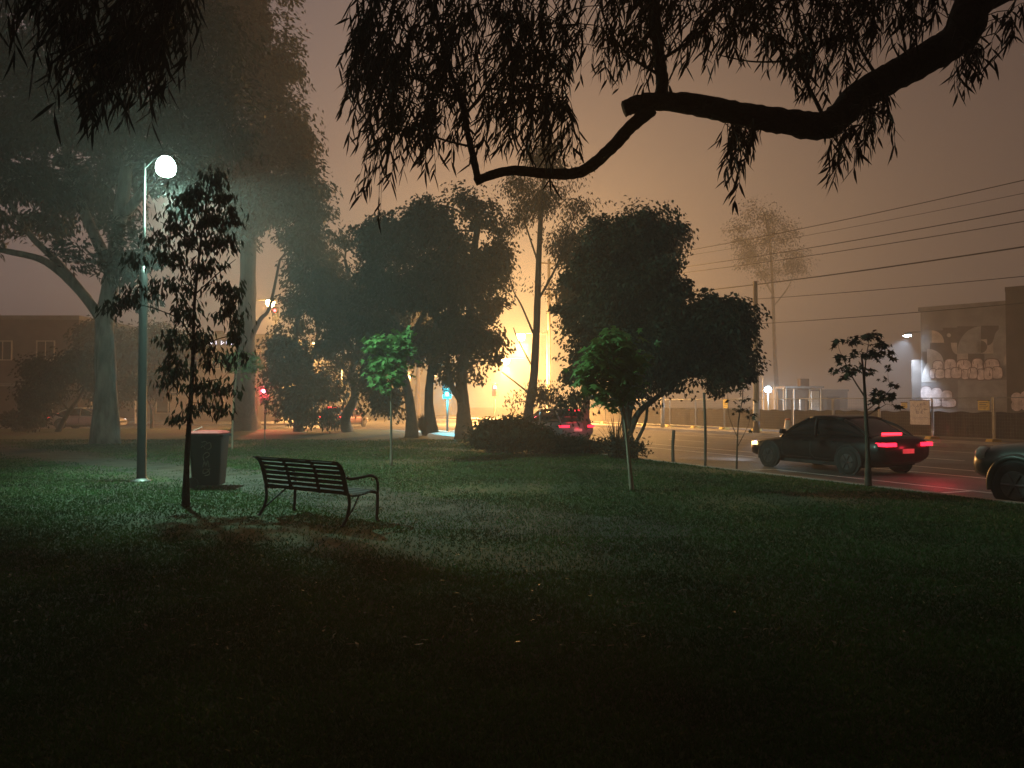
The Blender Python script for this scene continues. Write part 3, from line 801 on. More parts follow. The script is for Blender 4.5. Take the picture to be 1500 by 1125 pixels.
# flood on the mural building and the lamp in the site
def wall_flood():
    l = W(1329, 491, 45.6)
    root = empty('flood_light', l, 'blue-white flood light on a bracket at the end of the mural building', 'flood light')
    e = Vector((MO.x, MO.y, l.z + .2)) + MN * .4 - MU * .005 - l
    a = MB(); a.tube([e, e * .5 + Vector((0, 0, .1)), (0, 0, .14)], .035, 8, 4); a.build('bracket', M['pole_grey'], root, True)
    h = MB(); h.box((0, 0, .06), (.50, .32, .14), 0, taper=.7); h.build('lamp_hood', M['pole_grey'], root)
    g = MB(); g.lathe([(.22, -.013), (.19, -.07), (.05, -.10), (.01, -.1)], (0, 0, 0), 16); g.build('diffuser', M['e_cold'], root, True)
    lamp('flood_light_source', (0, 0, -.22), 5000, (.62, .80, 1.0), .12, root, spot=120, rot=(radians(10), radians(22), 0), blend=.6)
wall_flood()
def site_lamp():
    l = W(1125, 571, 56)
    root = empty('site_lamp', (l.x, l.y, 0), 'round blue-white lamp on a short post inside the fenced site', 'lamp')
    p = MB(); p.lathe([(.05, -.05), (.04, l.z - .2)], k=10); p.build('pole', M['pole_grey'], root, True)
    g = MB(); g.lathe([(.02, -.20), (.18, -.14), (.25, 0), (.18, .16), (.02, .22)], (0, 0, l.z), 18); g.build('globe', M['e_cold'], root, True)
    lamp('site_light', (0, -.45, l.z), 700, (.62, .85, 1.0), .1, root)
site_lamp()

# ------------------------------------------------------------------ traffic signals
def signal(label, px, py, D, lit, power, color, em):
    l = W(px, py, D); idx = {'red': 0, 'green': 2}[lit]
    zc = l.z + (-.24 if lit == 'red' else .24)
    root = empty('traffic_light', (l.x, l.y, ROADZ * .0), label, 'traffic light', 'traffic lights at the crossing')
    p = MB(); p.lathe([(.07, -.1), (.06, zc + .6)], (0, .22, 0), 12); p.build('pole', M['pole_grey'], root, True)
    b = MB(); b.box((0, .06, zc), (.52, .03, 1.05)); b.build('backing_board', M['trim'], root)
    h = MB(); h.box((0, -.02, zc), (.30, .12, .84)); hd = h.build('signal_head', M['trim'], root)
    for i in range(3):
        z = zc + .24 - .24 * i
        g = MB(); g.lathe([(.10, 0), (.09, -.025), (.05, -.04), (.005, -.045)], (0, -.082, z), 16, 'y'); g.build('lens', M[em] if i == idx else M['lens_off'], hd)
        v = MB(); n = 9
        vs = []; fs = []
        for j in range(n):
            a = pi * (-.08 + 1.16 * j / (n - 1))
            for q in (0, -.2 if True else 0): vs.append((.125 * cos(a), -.082 + q, z + .125 * sin(a)))
        for j in range(n - 1): fs.append((2 * j, 2 * j + 1, 2 * j + 3, 2 * j + 2))
        v.add(vs, fs); vo = v.build('visor', M['trim'], hd)
    lamp('signal_light', (0, -.35, l.z), power, color, .08, root)
signal('glowing red traffic light on a pale pole beside the second gum trunk', 387, 573, 47, 'red', 1500, (1, .05, .08), 'e_red')
signal('small faint red traffic light higher behind the second gum', 403, 455, 60, 'red', 10, (1, .1, .06), 'e_red')
signal('teal green traffic light shining under the leaves of the central trunks', 655, 577, 47, 'green', 1500, (.03, .7, .9), 'e_teal')
signal('tiny teal traffic light seen through the bushy tree', 433, 579, 62, 'green', 20, (.03, .7, .9), 'e_teal')
signal('red traffic light low in the leaves under the brightest street lamp', 725, 567, 66, 'red', 1500, (1, .05, .08), 'e_red')

# ------------------------------------------------------------------ utility poles and wires
def utility_pole(label, base, h, arms, r=.16, foot=None):
    root = empty('utility_pole', (base.x, base.y, 0), label, 'utility pole', 'utility poles along the far kerb')
    p = MB(); p.lathe([(r, -.05), (r * .95, 1), (r * .72, h)], k=14); p.build('pole', M['timber_pale'], root, True)
    for z in arms:
        a = MB(); a.box((0, -.20, z), (2.2, .1, .12), TH); ar = a.build('crossarm', M['timber'], root)
        for q in (-.95, -.4, .4, .95):
            i = MB(); i.lathe([(.04, 0), (.05, .05), (.03, .1), (.045, .14)], (q * cos(TH), -.20 + q * sin(TH), z + .06), 10); i.build('insulator', M['white_board'], ar)
    if foot:
        g = MB(); g.lathe([(r + .012, .0), (r + .012, .62)], k=14); g.build('base_guard', M['trim'], root, True)
        g = MB(); g.lathe([(r + .010, .622), (r + .008, 1.7)], k=14); g.build('pale_band', M['white_board'], root, True)
utility_pole('tall utility pole with a crossarm behind the slender gum', pA + Vector((.15, .4, 0)), 13.6, (13.2, 10.6))
pB = G(1108, 634); utility_pole('utility pole with a pale lower band standing at the far kerb', pB, W(1106, 412, pB.y).z, (), foot=True)
bx = MB()
trm = MB(); trm.lathe([(.02, -.02), (.22, 0), (.24, .1), (.24, .7), (.2, .75), (.02, .78)], (-.35, 0, 5.2), 14)
def wire(label, ya, yb, nofs, r):
    # heights at two sight lines, on the line of the far kerb
    pts = []
    (z1, Y1), (z2, Y2) = ya, yb
    n0 = 29.6 + nofs
    for i in range(25):
        Y = 10 + (66 - 10) * i / 24
        lin = z1 + (z2 - z1) * (Y - Y1) / (Y2 - Y1)
        sag = .0011 * (Y - Y1) * (Y - Y2)
        p = on_n(n0, Y); pts.append((p.x, Y, lin + sag))
    o = Vector(pts[0]); mb = MB(); mb.tube([Vector(p) - o for p in pts], r, 6)
    ob = mb.build('power_line', M['wire'], None, True, loc=o)
    tag(ob, label, 'power line', 'power lines along the road')
def zat(px, py, n):
    q = (px - CX) / F; Y = n / (NV.x * q + NV.y); return (W(px, py, Y).z, Y)
for lab, a, b, r in (('uppermost thin power line in the row over the street', (1500, 265), (1020, 365), .018),
                     ('second highest power line in the row, close under the uppermost one', (1500, 284), (1030, 371), .010),
                     ('third power line from the top of the row', (1500, 308), (1012, 390), .020),
                     ('fourth power line from the top of the row', (1500, 325), (1015, 398), .018),
                     ('thickest black power line reaching the top of the banded pole', (1500, 362), (990, 430), .032),
                     ('faint power line just below the thickest one', (1500, 405), (1110, 438), .016),
                     ('lowest power line of the row, crossing above the mural', (1500, 444), (1150, 472), .016)):
    wire(lab, zat(*a, 29.6), zat(*b, 29.6), 0, r)

# ------------------------------------------------------------------ site fence
def fence_panel():
    root = empty('fence_panel', (0, 0, 0), 'wire mesh site fence panel with dark shade cloth and no sign on it', 'fence panel', 'site fence panels along the far footpath')
    Wd, H = 2.82, 1.85
    f = MB()
    for x in (0.02, Wd - .02): f.tube([(x, 0, 0.05), (x, 0, H)], .022, 8)
    for z in (.12, H - .02): f.tube([(.02, 0, z), (Wd - .02, 0, z)], .019, 8)
    f.build('frame', M['pole_grey'], root)
    m = MB()
    for i in range(1, 24): m.tube([(Wd * i / 24, .0, .12), (Wd * i / 24, 0, H - .03)], .0022, 4, cap=False)
    for i in range(1, 12): m.tube([(.03, .005, .12 + i * .145), (Wd - .03, .005, .12 + i * .145)], .0022, 4, cap=False)
    m.build('mesh', M['pole_grey'], root)
    c = MB(); n = 14; vs = []; fs = []; rng = random.Random(5)
    for th in (0, .006):
        for i in range(n + 1):
            x = .05 + (Wd - .1) * i / n
            for z in (.13, .7, 1.22 + .03 * sin(i * 1.1)): vs.append((x, -.035 - .012 * sin(i * 1.7 + z * 3) - th, z))
    k = (n + 1) * 3
    for i in range(n):
        for j in range(2):
            a = i * 3 + j; fs += [(a, a + 3, a + 4, a + 1), (a + k, a + k + 1, a + k + 4, a + k + 3)]
    c.add(vs, fs); c.build('shade_cloth', M['shade'], root)
    ft = MB(); ft.box((0, 0, .05), (.32, .62, .13), taper=.8); ft.build('foot', M['yellow'], root)
    return root
pan0 = fence_panel()
fr = math.atan2(DV.y, DV.x)
fence_ts = [21.7 + 2.85 * i for i in range(-3, 13)]
special = {0: 'site fence panel with a yellow sign hung near its post', 1: 'site fence panel just left of the yellow sign, its white notice board at one end',
           3: 'site fence panel behind the rear of the dark sedan', 6: 'site fence panel behind the tapered white traffic marker'}
pans = []
for k_, t in enumerate(fence_ts):
    o = pan0 if k_ == 0 else copy_tree(pan0)
    p = R(31.55, t, -.02); o.location = p; o.rotation_euler = (0, 0, fr)
    if (k_ - 3) in special: o['label'] = special[k_ - 3]
def board(name, label, px0, py0, px1, py1, m, nn=31.42):
    q = ((px0 + px1) / 2 - CX) / F; Y = nn / (NV.x * q + NV.y); c = W((px0 + px1) / 2, (py0 + py1) / 2, Y)
    k = Y / F; w = (px1 - px0) * k * 1.12; h = (py1 - py0) * k
    root = empty(name, c, label, 'sign', rz=fr + pi)
    b = MB(); b.box((0, 0, 0), (w, .02, h)); b.build('board', M[m], root)
    e = MB()
    for x0, x1, z0, z1 in ((-w / 2 - .02, w / 2 + .02, h / 2, h / 2 + .03),): e.box(((x0 + x1) / 2, 0, (z0 + z1) / 2), (x1 - x0, .03, z1 - z0))
    e.build('top_rail', M['trim'], root)
    return root, w, h
# local +y of a board turned by fr+pi faces the road or the site depending on the turn; print goes on both faces
def print_lines(root, w, h, m, kind):
    mb = MB(); rng = random.Random(3)
    for sgn in (-1, 1):
        y = sgn * .0125
        def bar(x0, x1, z0, z1): mb.box(((x0 + x1) / 2, y, (z0 + z1) / 2), (x1 - x0, .003, z1 - z0))
        if kind == 'map':
            for i in range(26):
                x = rng.uniform(-.38, .30) * w; z = rng.uniform(-.05, .34) * h; l = rng.uniform(.05, .16) * w
                if rng.random() < .5: bar(x, x + l, z, z + .025)
                else: bar(x, x + .03, z, z + l * .9)
            bar(-.40 * w, .40 * w, -.20 * h, -.185 * h); bar(-.40 * w, .15 * w, -.27 * h, -.255 * h)
        else:
            for i in range(4): bar(-.36 * w, (.36 - .12 * (i % 2)) * w, (.28 - .19 * i) * h, (.34 - .19 * i) * h)
    mb.build('print', M[m], root)
r_, w_, h_ = board('notice_board', 'white notice board with a faded plan hanging on the site fence', 1333, 587, 1362, 622, 'white_board'); print_lines(r_, w_, h_, 'ink', 'map')
r_, w_, h_ = board('warning_sign', 'yellow warning sign hung on the fence below the mural', 1433, 587, 1449, 601, 'yellow_sign'); print_lines(r_, w_, h_, 'ink_dark', 'text')
r_, w_, h_ = board('warning_sign', 'small yellow sign on the fence beside the white notice board', 1320, 590, 1329, 598, 'yellow_sign'); print_lines(r_, w_, h_, 'ink_dark', 'text')
r_, w_, h_ = board('warning_sign', 'yellow sign on the fence seen past the edge of the dark spreading tree', 1058, 585, 1068, 598, 'yellow_sign'); print_lines(r_, w_, h_, 'ink_dark', 'text')
# tapered white marker on the far verge
def marker():
    c = G(1154, 638)
    root = empty('traffic_marker', (c.x, c.y, 0), 'tapered white traffic marker standing at the far kerb', 'traffic marker')
    b = MB(); b.box((0, 0, .03), (.55, .55, .06)); b.build('base', M['rubber'], root)
    s = MB(); s.lathe([(.22, .06), (.20, .2), (.13, .70), (.12, .75)], k=16); s.build('body', M['white_plastic'], root, True)
    t = MB(); t.lathe([(.13, .752), (.12, .80), (.05, .83)], k=16); t.build('cap', M['orange_band'], root, True)
marker()
# pale posts in the site
for i, (px, top, base, lab) in enumerate(((1118, 552, 603, 'thin pale post just left of the round site lamp'), (1134, 565, 603, 'thin pale post just right of the round site lamp'),
                             (1148, 569, 603, 'pale post, third from the utility pole in the site'), (1163, 570, 602, 'pale post, fourth from the utility pole in the site'),
                             (1172, 585, 604, 'short pale post in front of the dark portal of the site'))):
    p = W(px, 600, 52 + (i % 3)); zt = W(px, top, p.y).z
    mb = MB(); mb.lathe([(.07, -.03), (.07, .1), (.05, .12), (.05, zt), (.02, zt + .03)], k=10)
    o = mb.build('pale_post', M['white_board'], None, True, loc=(p.x, p.y, 0)); tag(o, lab, 'post', 'pale posts in the fenced site')
def white_panel():
    a = W(1194, 590, 55)
    root = empty('site_sign', (a.x, a.y, 0), 'blank white upright panel on legs standing inside the site', 'sign')
    z0, z1 = W(1194, 604, 55).z, W(1194, 573, 55).z
    b = MB(); b.box((0, 0, (max(z0, .9) + z1) / 2), (.55, .06, z1 - max(z0, .9))); b.build('board', M['white_board'], root)
    for s in (-1, 1):
        l = MB(); l.tube([(s * .2, .06, 0), (s * .2, .06, 1.2)], .03, 8); l.build('leg', M['pole_grey'], root)
    g = empty('carport', (W(1178, 600, 58).x, 58, 0), 'dark flat roofed carport on posts in the foggy site', 'carport')
    r = MB(); r.box((0, 1.2, 2.75), (2.9, 2.6, .14)); r.build('roof', M['roof_tin'], g)
    for sx in (-1.3, 1.3):
        for sy in (0.1, 2.3):
            l = MB(); l.tube([(sx, sy, -.03), (sx, sy, 2.68)], .05, 8); l.build('post', M['pole_grey'], g)
white_panel()

# ------------------------------------------------------------------ cars
def sup(hw, z0, z1, e=3.6, n=24):
    zc, hz = (z0 + z1) / 2, (z1 - z0) / 2; out = []
    for i in range(n):
        a = 2 * pi * i / n
        out.append((hw * math.copysign(abs(cos(a)) ** (2 / e), cos(a)), zc + hz * math.copysign(abs(sin(a)) ** (2 / e), sin(a))))
    return out
def loft(mb, st, e=3.6, n=24):
    vs, fs = [], []
    for s in st:
        x, hw, z0, z1 = s[:4]
        for y, z in sup(hw, z0, z1, s[4] if len(s) > 4 else e, n): vs.append((x, y, z))
    for i in range(len(st) - 1):
        for j in range(n):
            j2 = (j + 1) % n; fs.append((i * n + j, (i + 1) * n + j, (i + 1) * n + j2, i * n + j2))
    fs.append(tuple(range(n))); fs.append(tuple((len(st) - 1) * n + j for j in range(n))[::-1])
    mb.add(vs, fs)
def interp_st(st, k=5):
    """smooth the stations along the length"""
    xs = np.array([s[0] for s in st]); A = np.array([s[1:4] for s in st]); out = []
    pts = [Vector((*a,)) for a in A]
    sm = catmull(pts, k); xi = np.interp(np.linspace(0, len(xs) - 1, len(sm)), np.arange(len(xs)), xs)
    return [(x, *p) for x, p in zip(xi, sm)]
def car(name, label, cat, loc, heading, paint, kind='sedan', tail='e_tail', head='lamp_clear', brake=True, head_side=None):
    root = empty(name, loc, label, cat, rz=heading)
    if kind == 'ute':
        body = [(2.62, .62, .52, .80), (2.55, .80, .44, .92), (2.30, .90, .40, 1.03), (1.9, .93, .40, 1.08), (1.0, .94, .40, 1.14), (.9, .94, .40, 1.15), (-1.0, .94, .40, 1.15), (-2.4, .94, .42, 1.14), (-2.6, .90, .48, 1.10)]
        cabin = [(1.15, .80, 1.05, 1.16), (.85, .80, 1.05, 1.42), (.35, .76, 1.05, 1.76), (-.5, .76, 1.05, 1.80), (-1.0, .76, 1.05, 1.76), (-1.15, .78, 1.05, 1.2)]
        wx, wr, tw, ty = (1.72, -1.45), .385, .26, .80
        roof = (.30, -1.0, 1.765, .70)
    else:
        body = [(2.30, .60, .36, .60), (2.22, .78, .26, .68), (1.95, .86, .22, .76), (1.0, .89, .20, .88), (.4, .90, .20, .92), (-1.0, .90, .20, .93), (-1.7, .88, .22, .96), (-2.12, .82, .28, .95), (-2.27, .72, .36, .88)]
        cabin = [(1.10, .70, .80, .90), (.75, .72, .80, 1.10), (.25, .68, .80, 1.36), (-.4, .66, .80, 1.42), (-1.0, .66, .80, 1.36), (-1.5, .68, .80, 1.12), (-1.85, .68, .80, .95)]
        wx, wr, tw, ty = (1.38, -1.32), .315, .20, .79
        roof = (.15, -1.0, 1.36, .60)
        if kind == 'hatch':
            cabin = [(1.10, .70, .80, .90), (.75, .72, .80, 1.12), (.25, .68, .80, 1.42), (-.6, .67, .80, 1.50), (-1.5, .67, .80, 1.46), (-2.0, .69, .80, 1.10), (-2.1, .69, .80, .95)]
            roof = (.15, -1.5, 1.46, .62)
    b = MB(); loft(b, interp_st(body, 4)); bo = b.build('body', M[paint], root, True)
    c = MB(); loft(c, interp_st(cabin, 4), e=4.0); c.build('window', M['glass_dark'], root, True)
    # roof skin and pillars follow the glasshouse
    cs_ = interp_st(cabin, 4); rs = []
    for (x, hw, z0, z1) in cs_:
        if roof[1] <= x <= roof[0]: rs.append((x, hw + .012, z1 - .10, z1 + .014))
    r = MB(); loft(r, rs, e=4.0); r.build('roof', M[paint], root, True)
    for s in (-1, 1):
        for xa in ((cabin[0][0], roof[0]), (-.12 if kind != 'ute' else -.3, -.12 if kind != 'ute' else -.3), (cabin[-1][0], roof[1])):
            top = np.interp(xa[1], [q[0] for q in cs_][::-1], [q[3] for q in cs_][::-1]); hw = np.interp(xa[1], [q[0] for q in cs_][::-1], [q[1] for q in cs_][::-1])
            bt = np.interp(xa[0], [q[0] for q in body][::-1], [q[3] for q in body][::-1])
            p = MB(); p.tube([(xa[0], s * (hw + .05), bt - .06), ((xa[0] + xa[1]) / 2, s * (hw + .03), (bt + top) / 2), (xa[1], s * (hw - .03), top - .05)], .034, 6, 4); p.build('pillar', M[paint], root, True)
        m = MB(); m.box((cabin[0][0] - .32, s * (body[4][1] + .05), bt + .03), (.10, .18, .12), taper=.8); m.build('mirror', M[paint], root)
        for x in wx:
            yw = s * ty
            ar = MB(); pts = [(x + (wr + .075) * cos(a), s * (body[4][1] - .015), wr + (wr + .075) * sin(a)) for a in np.linspace(-.25, pi + .25, 15)]
            ar.tube(pts, .055 if kind == 'ute' else .035, 7, 2); ar.build('wheel_arch', M[paint] if kind == 'ute' else M['trim'], root, True)
            dk = MB(); dk.lathe([(wr + .06, 0), (wr + .06, s * .012)], (x, s * (body[4][1] - .006), wr + .02), 22, 'y'); dk.build('wheel_well', M['trim'], root)
            wb = MB(); wb.lathe([(wr * .62, -tw / 2), (wr * .9, -tw / 2), (wr, -tw / 3), (wr, tw / 3), (wr * .9, tw / 2), (wr * .62, tw / 2)], (x, s * (body[4][1] - tw / 2 + .035), wr), 26, 'y')
            wo = wb.build('wheel', M['rubber'], root, True)
            rm = MB(); yo = s * (body[4][1] + .032)
            rm.lathe([(wr * .62, 0), (wr * .60, s * .008), (wr * .52, s * .010)], (x, yo, wr), 22, 'y')
            for k in range(6):
                a = 2 * pi * k / 6; rm.tube([(x, yo + s * .018, wr), (x + wr * .56 * cos(a), yo + s * .014, wr + wr * .56 * sin(a))], wr * .07, 6)
            rm.build('rim', M['rim'], wo)
        # lamps hug the corners
        fx, fz = (2.42, .86) if kind == 'ute' else (2.12, .60)
        fy = s * (.78 if kind == 'ute' else .70)
        h = MB(); h.lathe([(.005, .06), (.10, .05), (.145, 0), (.14, -.12)], (0, 0, 0), 16, 'x')
        h.v = [(fx + x * (1.1 if kind == 'ute' else .9), fy + y * (1.15) * .8, fz + z * (.9 if kind == 'ute' else .55)) for x, y, z in h.v]
        h.build('headlight', M[head], root, True)
        rx, rz_, ry = (body[-1][0] - .02, .88 if kind == 'ute' else .76, .70 if kind == 'ute' else .60)
        t = MB(); t.box((rx + .03, s * ry, rz_), (.14, .34 if kind != 'ute' else .16, .085 if kind != 'ute' else .36)); t.box((rx + .17, s * (ry + .185), rz_), (.20, .035, .08)); t.build('tail_light', M[tail], root)
        if head_side:
            q = MB(); q.box((1.98, s * .865, .62), (.20, .03, .09)); q.build('side_marker', M[head_side], root)
    if tail in ('e_tail', 'e_brake'):
        lamp('tail_glow', (body[-1][0] - .8, 0, .9), 30, (1.0, .03, .06), .15, root)
    if head in ('e_headblue', 'e_head'):
        lamp('head_beam', (body[0][0] + .2, 0, .62), 420, (.75, .84, 1.0), .12, root, spot=70, rot=(0, radians(-84), 0), blend=.8)
    # door seams and handles follow the flank
    bs = interp_st(body, 4); bx = [q[0] for q in bs][::-1]
    def flank(x, z):
        hw, z0, z1 = (np.interp(x, bx, [q[k] for q in bs][::-1]) for k in (1, 2, 3))
        u = min(.999, abs((z - (z0 + z1) / 2) / ((z1 - z0) / 2))); return hw * (1 - u ** 3.6) ** (1 / 3.6)
    zb = .90 if kind != 'ute' else 1.10; zl = .34 if kind != 'ute' else .52
    for s in (-1, 1):
        for xs in ((.92, -.12), (-.12, -1.0)):
            sm = MB(); pts = [(xs[0], zb - .04), (xs[0] - .02, zl + .1), (xs[0] - .1, zl), (xs[1] + .02, zl), (xs[1], zb - .04)]
            dense = []
            for (xa, za), (xb, zb_) in zip(pts, pts[1:]):
                for i in range(6): dense.append((xa + (xb - xa) * i / 6, za + (zb_ - za) * i / 6))
            sm.tube([(x, s * (flank(x, z) + .001), z) for x, z in dense], .007, 5); dr = sm.build('door', M['trim'], root)
            hm = MB(); xh = xs[1] + .16; hm.tube([(xh, s * flank(xh, zb - .12), zb - .12), (xh + .03, s * (flank(xh, zb - .12) + .03), zb - .12), (xh + .17, s * (flank(xh, zb - .12) + .03), zb - .12), (xh + .2, s * flank(xh, zb - .12), zb - .12)], .012, 6); hm.build('handle', M[paint], dr, True)
    if brake:
        zz = cabin[-1][3] + .02 if kind != 'hatch' else 1.40
        x = cabin[-1][0] + (.02 if kind != 'hatch' else .20)
        q = MB(); q.box((x, 0, zz + .02), (.05, .62, .055)); q.build('brake_light', M['e_brake'], root)
    q = MB(); q.box((body[-1][0] - .0, 0, .60 if kind != 'ute' else .72), (.05, .38, .11)); q.build('number_plate', M['white_board'], root)
    q = MB(); q.box((body[0][0] + .0, 0, body[0][2] + .14), (.06, 1.0, .14)); q.build('grille', M['trim'], root)
    q = MB(); q.box((0, 0, .26 if kind != 'ute' else .45), (3.4, 1.5, .16)); q.build('underbody', M['trim'], root)
    return root
HD = math.atan2(DV.y, DV.x)
car('parked_ute', 'dark green utility vehicle parked at the kerb with its front at the picture edge', 'car', R(13.75, 6.72, ROADZ), HD, 'paint_green', 'ute', tail='lamp_red_off', brake=False)
car('sedan', 'black sedan driving in the near lane with red tail lights and brake light lit', 'car', R(16.05, 15.4, ROADZ), HD, 'paint_black', 'sedan', head='e_headblue', head_side='e_amber')
p = G(847, 627); n_ = p.x * NV.x + p.y * NV.y
car('hatchback', 'grey hatchback with lit red tail lights half hidden behind the low shrubs', 'car', R(15.9, 31.2, ROADZ), HD, 'paint_grey', 'hatch')
car('sedan', 'cream sedan crossing the side street behind the big pale gum', 'car', (W(129, 600, 52).x, 52.0, ROADZ), 0.0, 'paint_white', 'sedan', head='e_head')
car('hatchback', 'maroon hatchback waiting at the junction with bright red tail lights', 'car', (W(500, 600, 55).x, 56.0, ROADZ), radians(75), 'paint_red', 'hatch', tail='e_brake')

# ------------------------------------------------------------------ street furniture
def post(name, label, px, py, top, r, m='timber', group=None):
    b = G(px, py); zt = W(px, top, b.y).z
    mb = MB(); rr = random.Random(px); mb.tube([(0, 0, -.05), (rr.uniform(-.01, .01), 0, zt * .5), (rr.uniform(-.03, .03), 0, zt)], [r, r * .97, r * .92], 8, 3)
    return tag(mb.build(name, M[m], None, True, loc=(b.x, b.y, 0)), label, 'post', group)
post('timber_bollard', 'short dark timber post at the edge of the lawn by the road', 986, 677, 630, .045)
post('timber_stake', 'tall thin timber stake at the kerb between the short post and the twiggy sapling', 1033, 683, 575, .035)
def shelter():
    a = W(181, 620, 62.0)
    root = empty('bus_shelter', (a.x, a.y, 0), 'white framed bus shelter across the side street beside the big gum', 'bus shelter')
    r = MB(); r.box((0, 0, 2.35), (2.6, 1.4, .18)); r.build('roof', M['white_board'], root)
    for sx in (-1.2, 1.2):
        for sy in (-.6, .6):
            l = MB(); l.box((sx, sy, 1.13), (.1, .1, 2.26)); l.build('post', M['white_board'], root)
    g = MB(); g.box((0, .63, 1.3), (2.25, .02, 1.7)); g.build('panel', M['render'], root)
    s = MB(); s.box((0, .35, .45), (1.8, .4, .06)); s.box((-.8, .35, .22), (.06, .3, .4)); s.box((.8, .35, .22), (.06, .3, .4)); s.build('seat', M['timber'], root)
shelter()
def hoarding():
    a = W(268, 600, 61.2)
    root = empty('notice_hoarding', (a.x, a.y, 0), 'blank pale hoarding panel standing across the side street', 'hoarding')
    b = MB(); b.box((0, 0, 1.15), (2.0, .06, 2.0)); b.build('board', M['render_pale'], root)
    for s in (-.8, .8):
        l = MB(); l.tube([(s, .08, 0), (s, .08, 2.1)], .04, 8); l.build('post', M['timber'], root)
hoarding()

# ------------------------------------------------------------------ trees
GT = 'large trees of the park'
make_tree('gum_tree', 'huge pale trunked gum with heavy limbs leaning left beyond the lamp post', 31.0,
    [[(154, 650), (155, 560), (153, 480), (158, 440), (170, 360), (185, 250), (200, 120), (230, 0)], [(150, 470), (120, 430), (70, 385), (20, 370), (-60, 355)],
     [(128, 438), (85, 385), (45, 345), (10, 290), (-40, 200)], [(165, 400), (120, 300, 1), (90, 180, 1), (80, 60, 1), (60, -60, 1)], [(178, 320), (240, 240, -1), (300, 140, -1), (320, 40, -1)]],
    [(.44, .18), (.22, .09), (.18, .07), (.25, .10), (.2, .08)],
    [(60, 40, 110, 90), (180, 20, 120, 90), (300, 60, 80, 80), (90, 170, 120, 80), (230, 150, 110, 80), (330, 180, 60, 80), (30, 260, 70, 60), (150, 270, 110, 70), (270, 260, 80, 70),
     (60, 330, 40, 30), (190, 370, 70, 50), (110, 385, 38, 40), (-50, 150, 100, 150), (-40, 330, 50, 50), (170, -110, 170, 80), (200, 440, 40, 30)],
    leaf=(.34, .13), nclump=1500, per=34, spread=.42, droop=.45, bm='bark_pale', seed=2, depth=6, limb_r=.10, twigs=6, k=16, group=GT)
make_tree('gum_tree', 'tall gum with a flared trunk standing behind the red lidded bin', 43.0,
    [[(361, 627), (358, 600), (360, 500), (364, 380), (368, 260), (372, 120), (360, 20)], [(362, 510), (380, 470, -.5), (395, 450, -.5), (410, 380, -1)], [(366, 330), (410, 250, 1), (430, 180, 1)], [(367, 280), (330, 180, -1), (310, 60, -1)]],
    [(.72, .2), (.16, .06), (.22, .08), (.22, .08)],
    [(340, 20, 70, 70), (390, 90, 60, 70), (310, 110, 60, 70), (425, 190, 40, 60), (380, 200, 60, 70), (330, 230, 50, 60), (440, 280, 45, 60), (390, 300, 60, 60), (470, 320, 36, 48),
     (446, 358, 42, 32), (480, 390, 30, 40), (345, 350, 28, 40), (400, -40, 60, 50), (300, -30, 80, 60), (340, 460, 10, 22)],
    leaf=(.36, .14), nclump=1250, per=34, spread=.45, bm='bark', seed=5, depth=5, limb_r=.10, k=14, group=GT)
make_tree('bushy_tree', 'bushy tree with foliage down to the ground beside the red traffic light', 41.0,
    [[(437, 632), (440, 580), (432, 520), (440, 440)], [(440, 580), (460, 520, .5), (470, 450, .5)]], [(.24, .10), (.14, .06)],
    [(442, 462, 36, 38), (444, 420, 14, 24), (470, 450, 36, 36), (490, 500, 30, 40), (425, 530, 42, 36), (450, 580, 52, 46), (432, 605, 30, 24), (470, 612, 34, 18), (410, 500, 20, 36), (505, 440, 16, 30), (458, 400, 42, 40), (500, 480, 24, 40), (488, 560, 28, 40), (403, 560, 18, 34), (445, 345, 34, 30), (478, 430, 30, 36)],
    leaf=(.26, .13), nclump=820, per=22, spread=.32, lm='lf_dark', seed=6, depth=2, zmin=.05, group=GT)
make_tree('crooked_tree', 'tree with a dark crooked trunk at the right edge of the bushy tree', 40.0,
    [[(509, 631), (506, 612), (520, 580), (515, 545), (528, 500), (520, 440), (505, 380)], [(520, 560), (495, 530, .4), (480, 500, .4)], [(524, 520), (540, 470, -.5), (530, 420, -.5)]], [(.30, .08), (.09, .05), (.1, .05)],
    [(500, 430, 28, 36), (530, 450, 22, 40), (485, 520, 24, 26), (520, 520, 20, 20), (500, 560, 26, 14), (540, 500, 16, 30), (505, 350, 20, 30)],
    leaf=(.24, .11), nclump=230, per=22, spread=.32, lm='lf_brown', seed=8, depth=2, group=GT)
make_tree('round_tree', 'broad dome shaped dark tree behind the thin staked sapling', 37.0,
    [[(603, 641), (602, 600), (590, 540), (580, 460), (580, 380)], [(598, 570), (560, 520, 1), (550, 460, 1)], [(588, 520), (620, 460, -1), (640, 400, -1)]], [(.28, .12), (.14, .07), (.16, .08)],
    [(580, 330, 52, 48), (625, 330, 40, 46), (540, 380, 30, 50), (590, 410, 60, 60), (640, 400, 36, 60), (545, 470, 34, 50), (600, 490, 50, 50), (545, 570, 22, 50), (570, 590, 34, 40), (560, 540, 32, 40), (535, 340, 22, 24)],
    leaf=(.26, .14), nclump=860, per=28, spread=.30, lm='lf_dark', seed=9, depth=4, zmin=.05, group=GT)
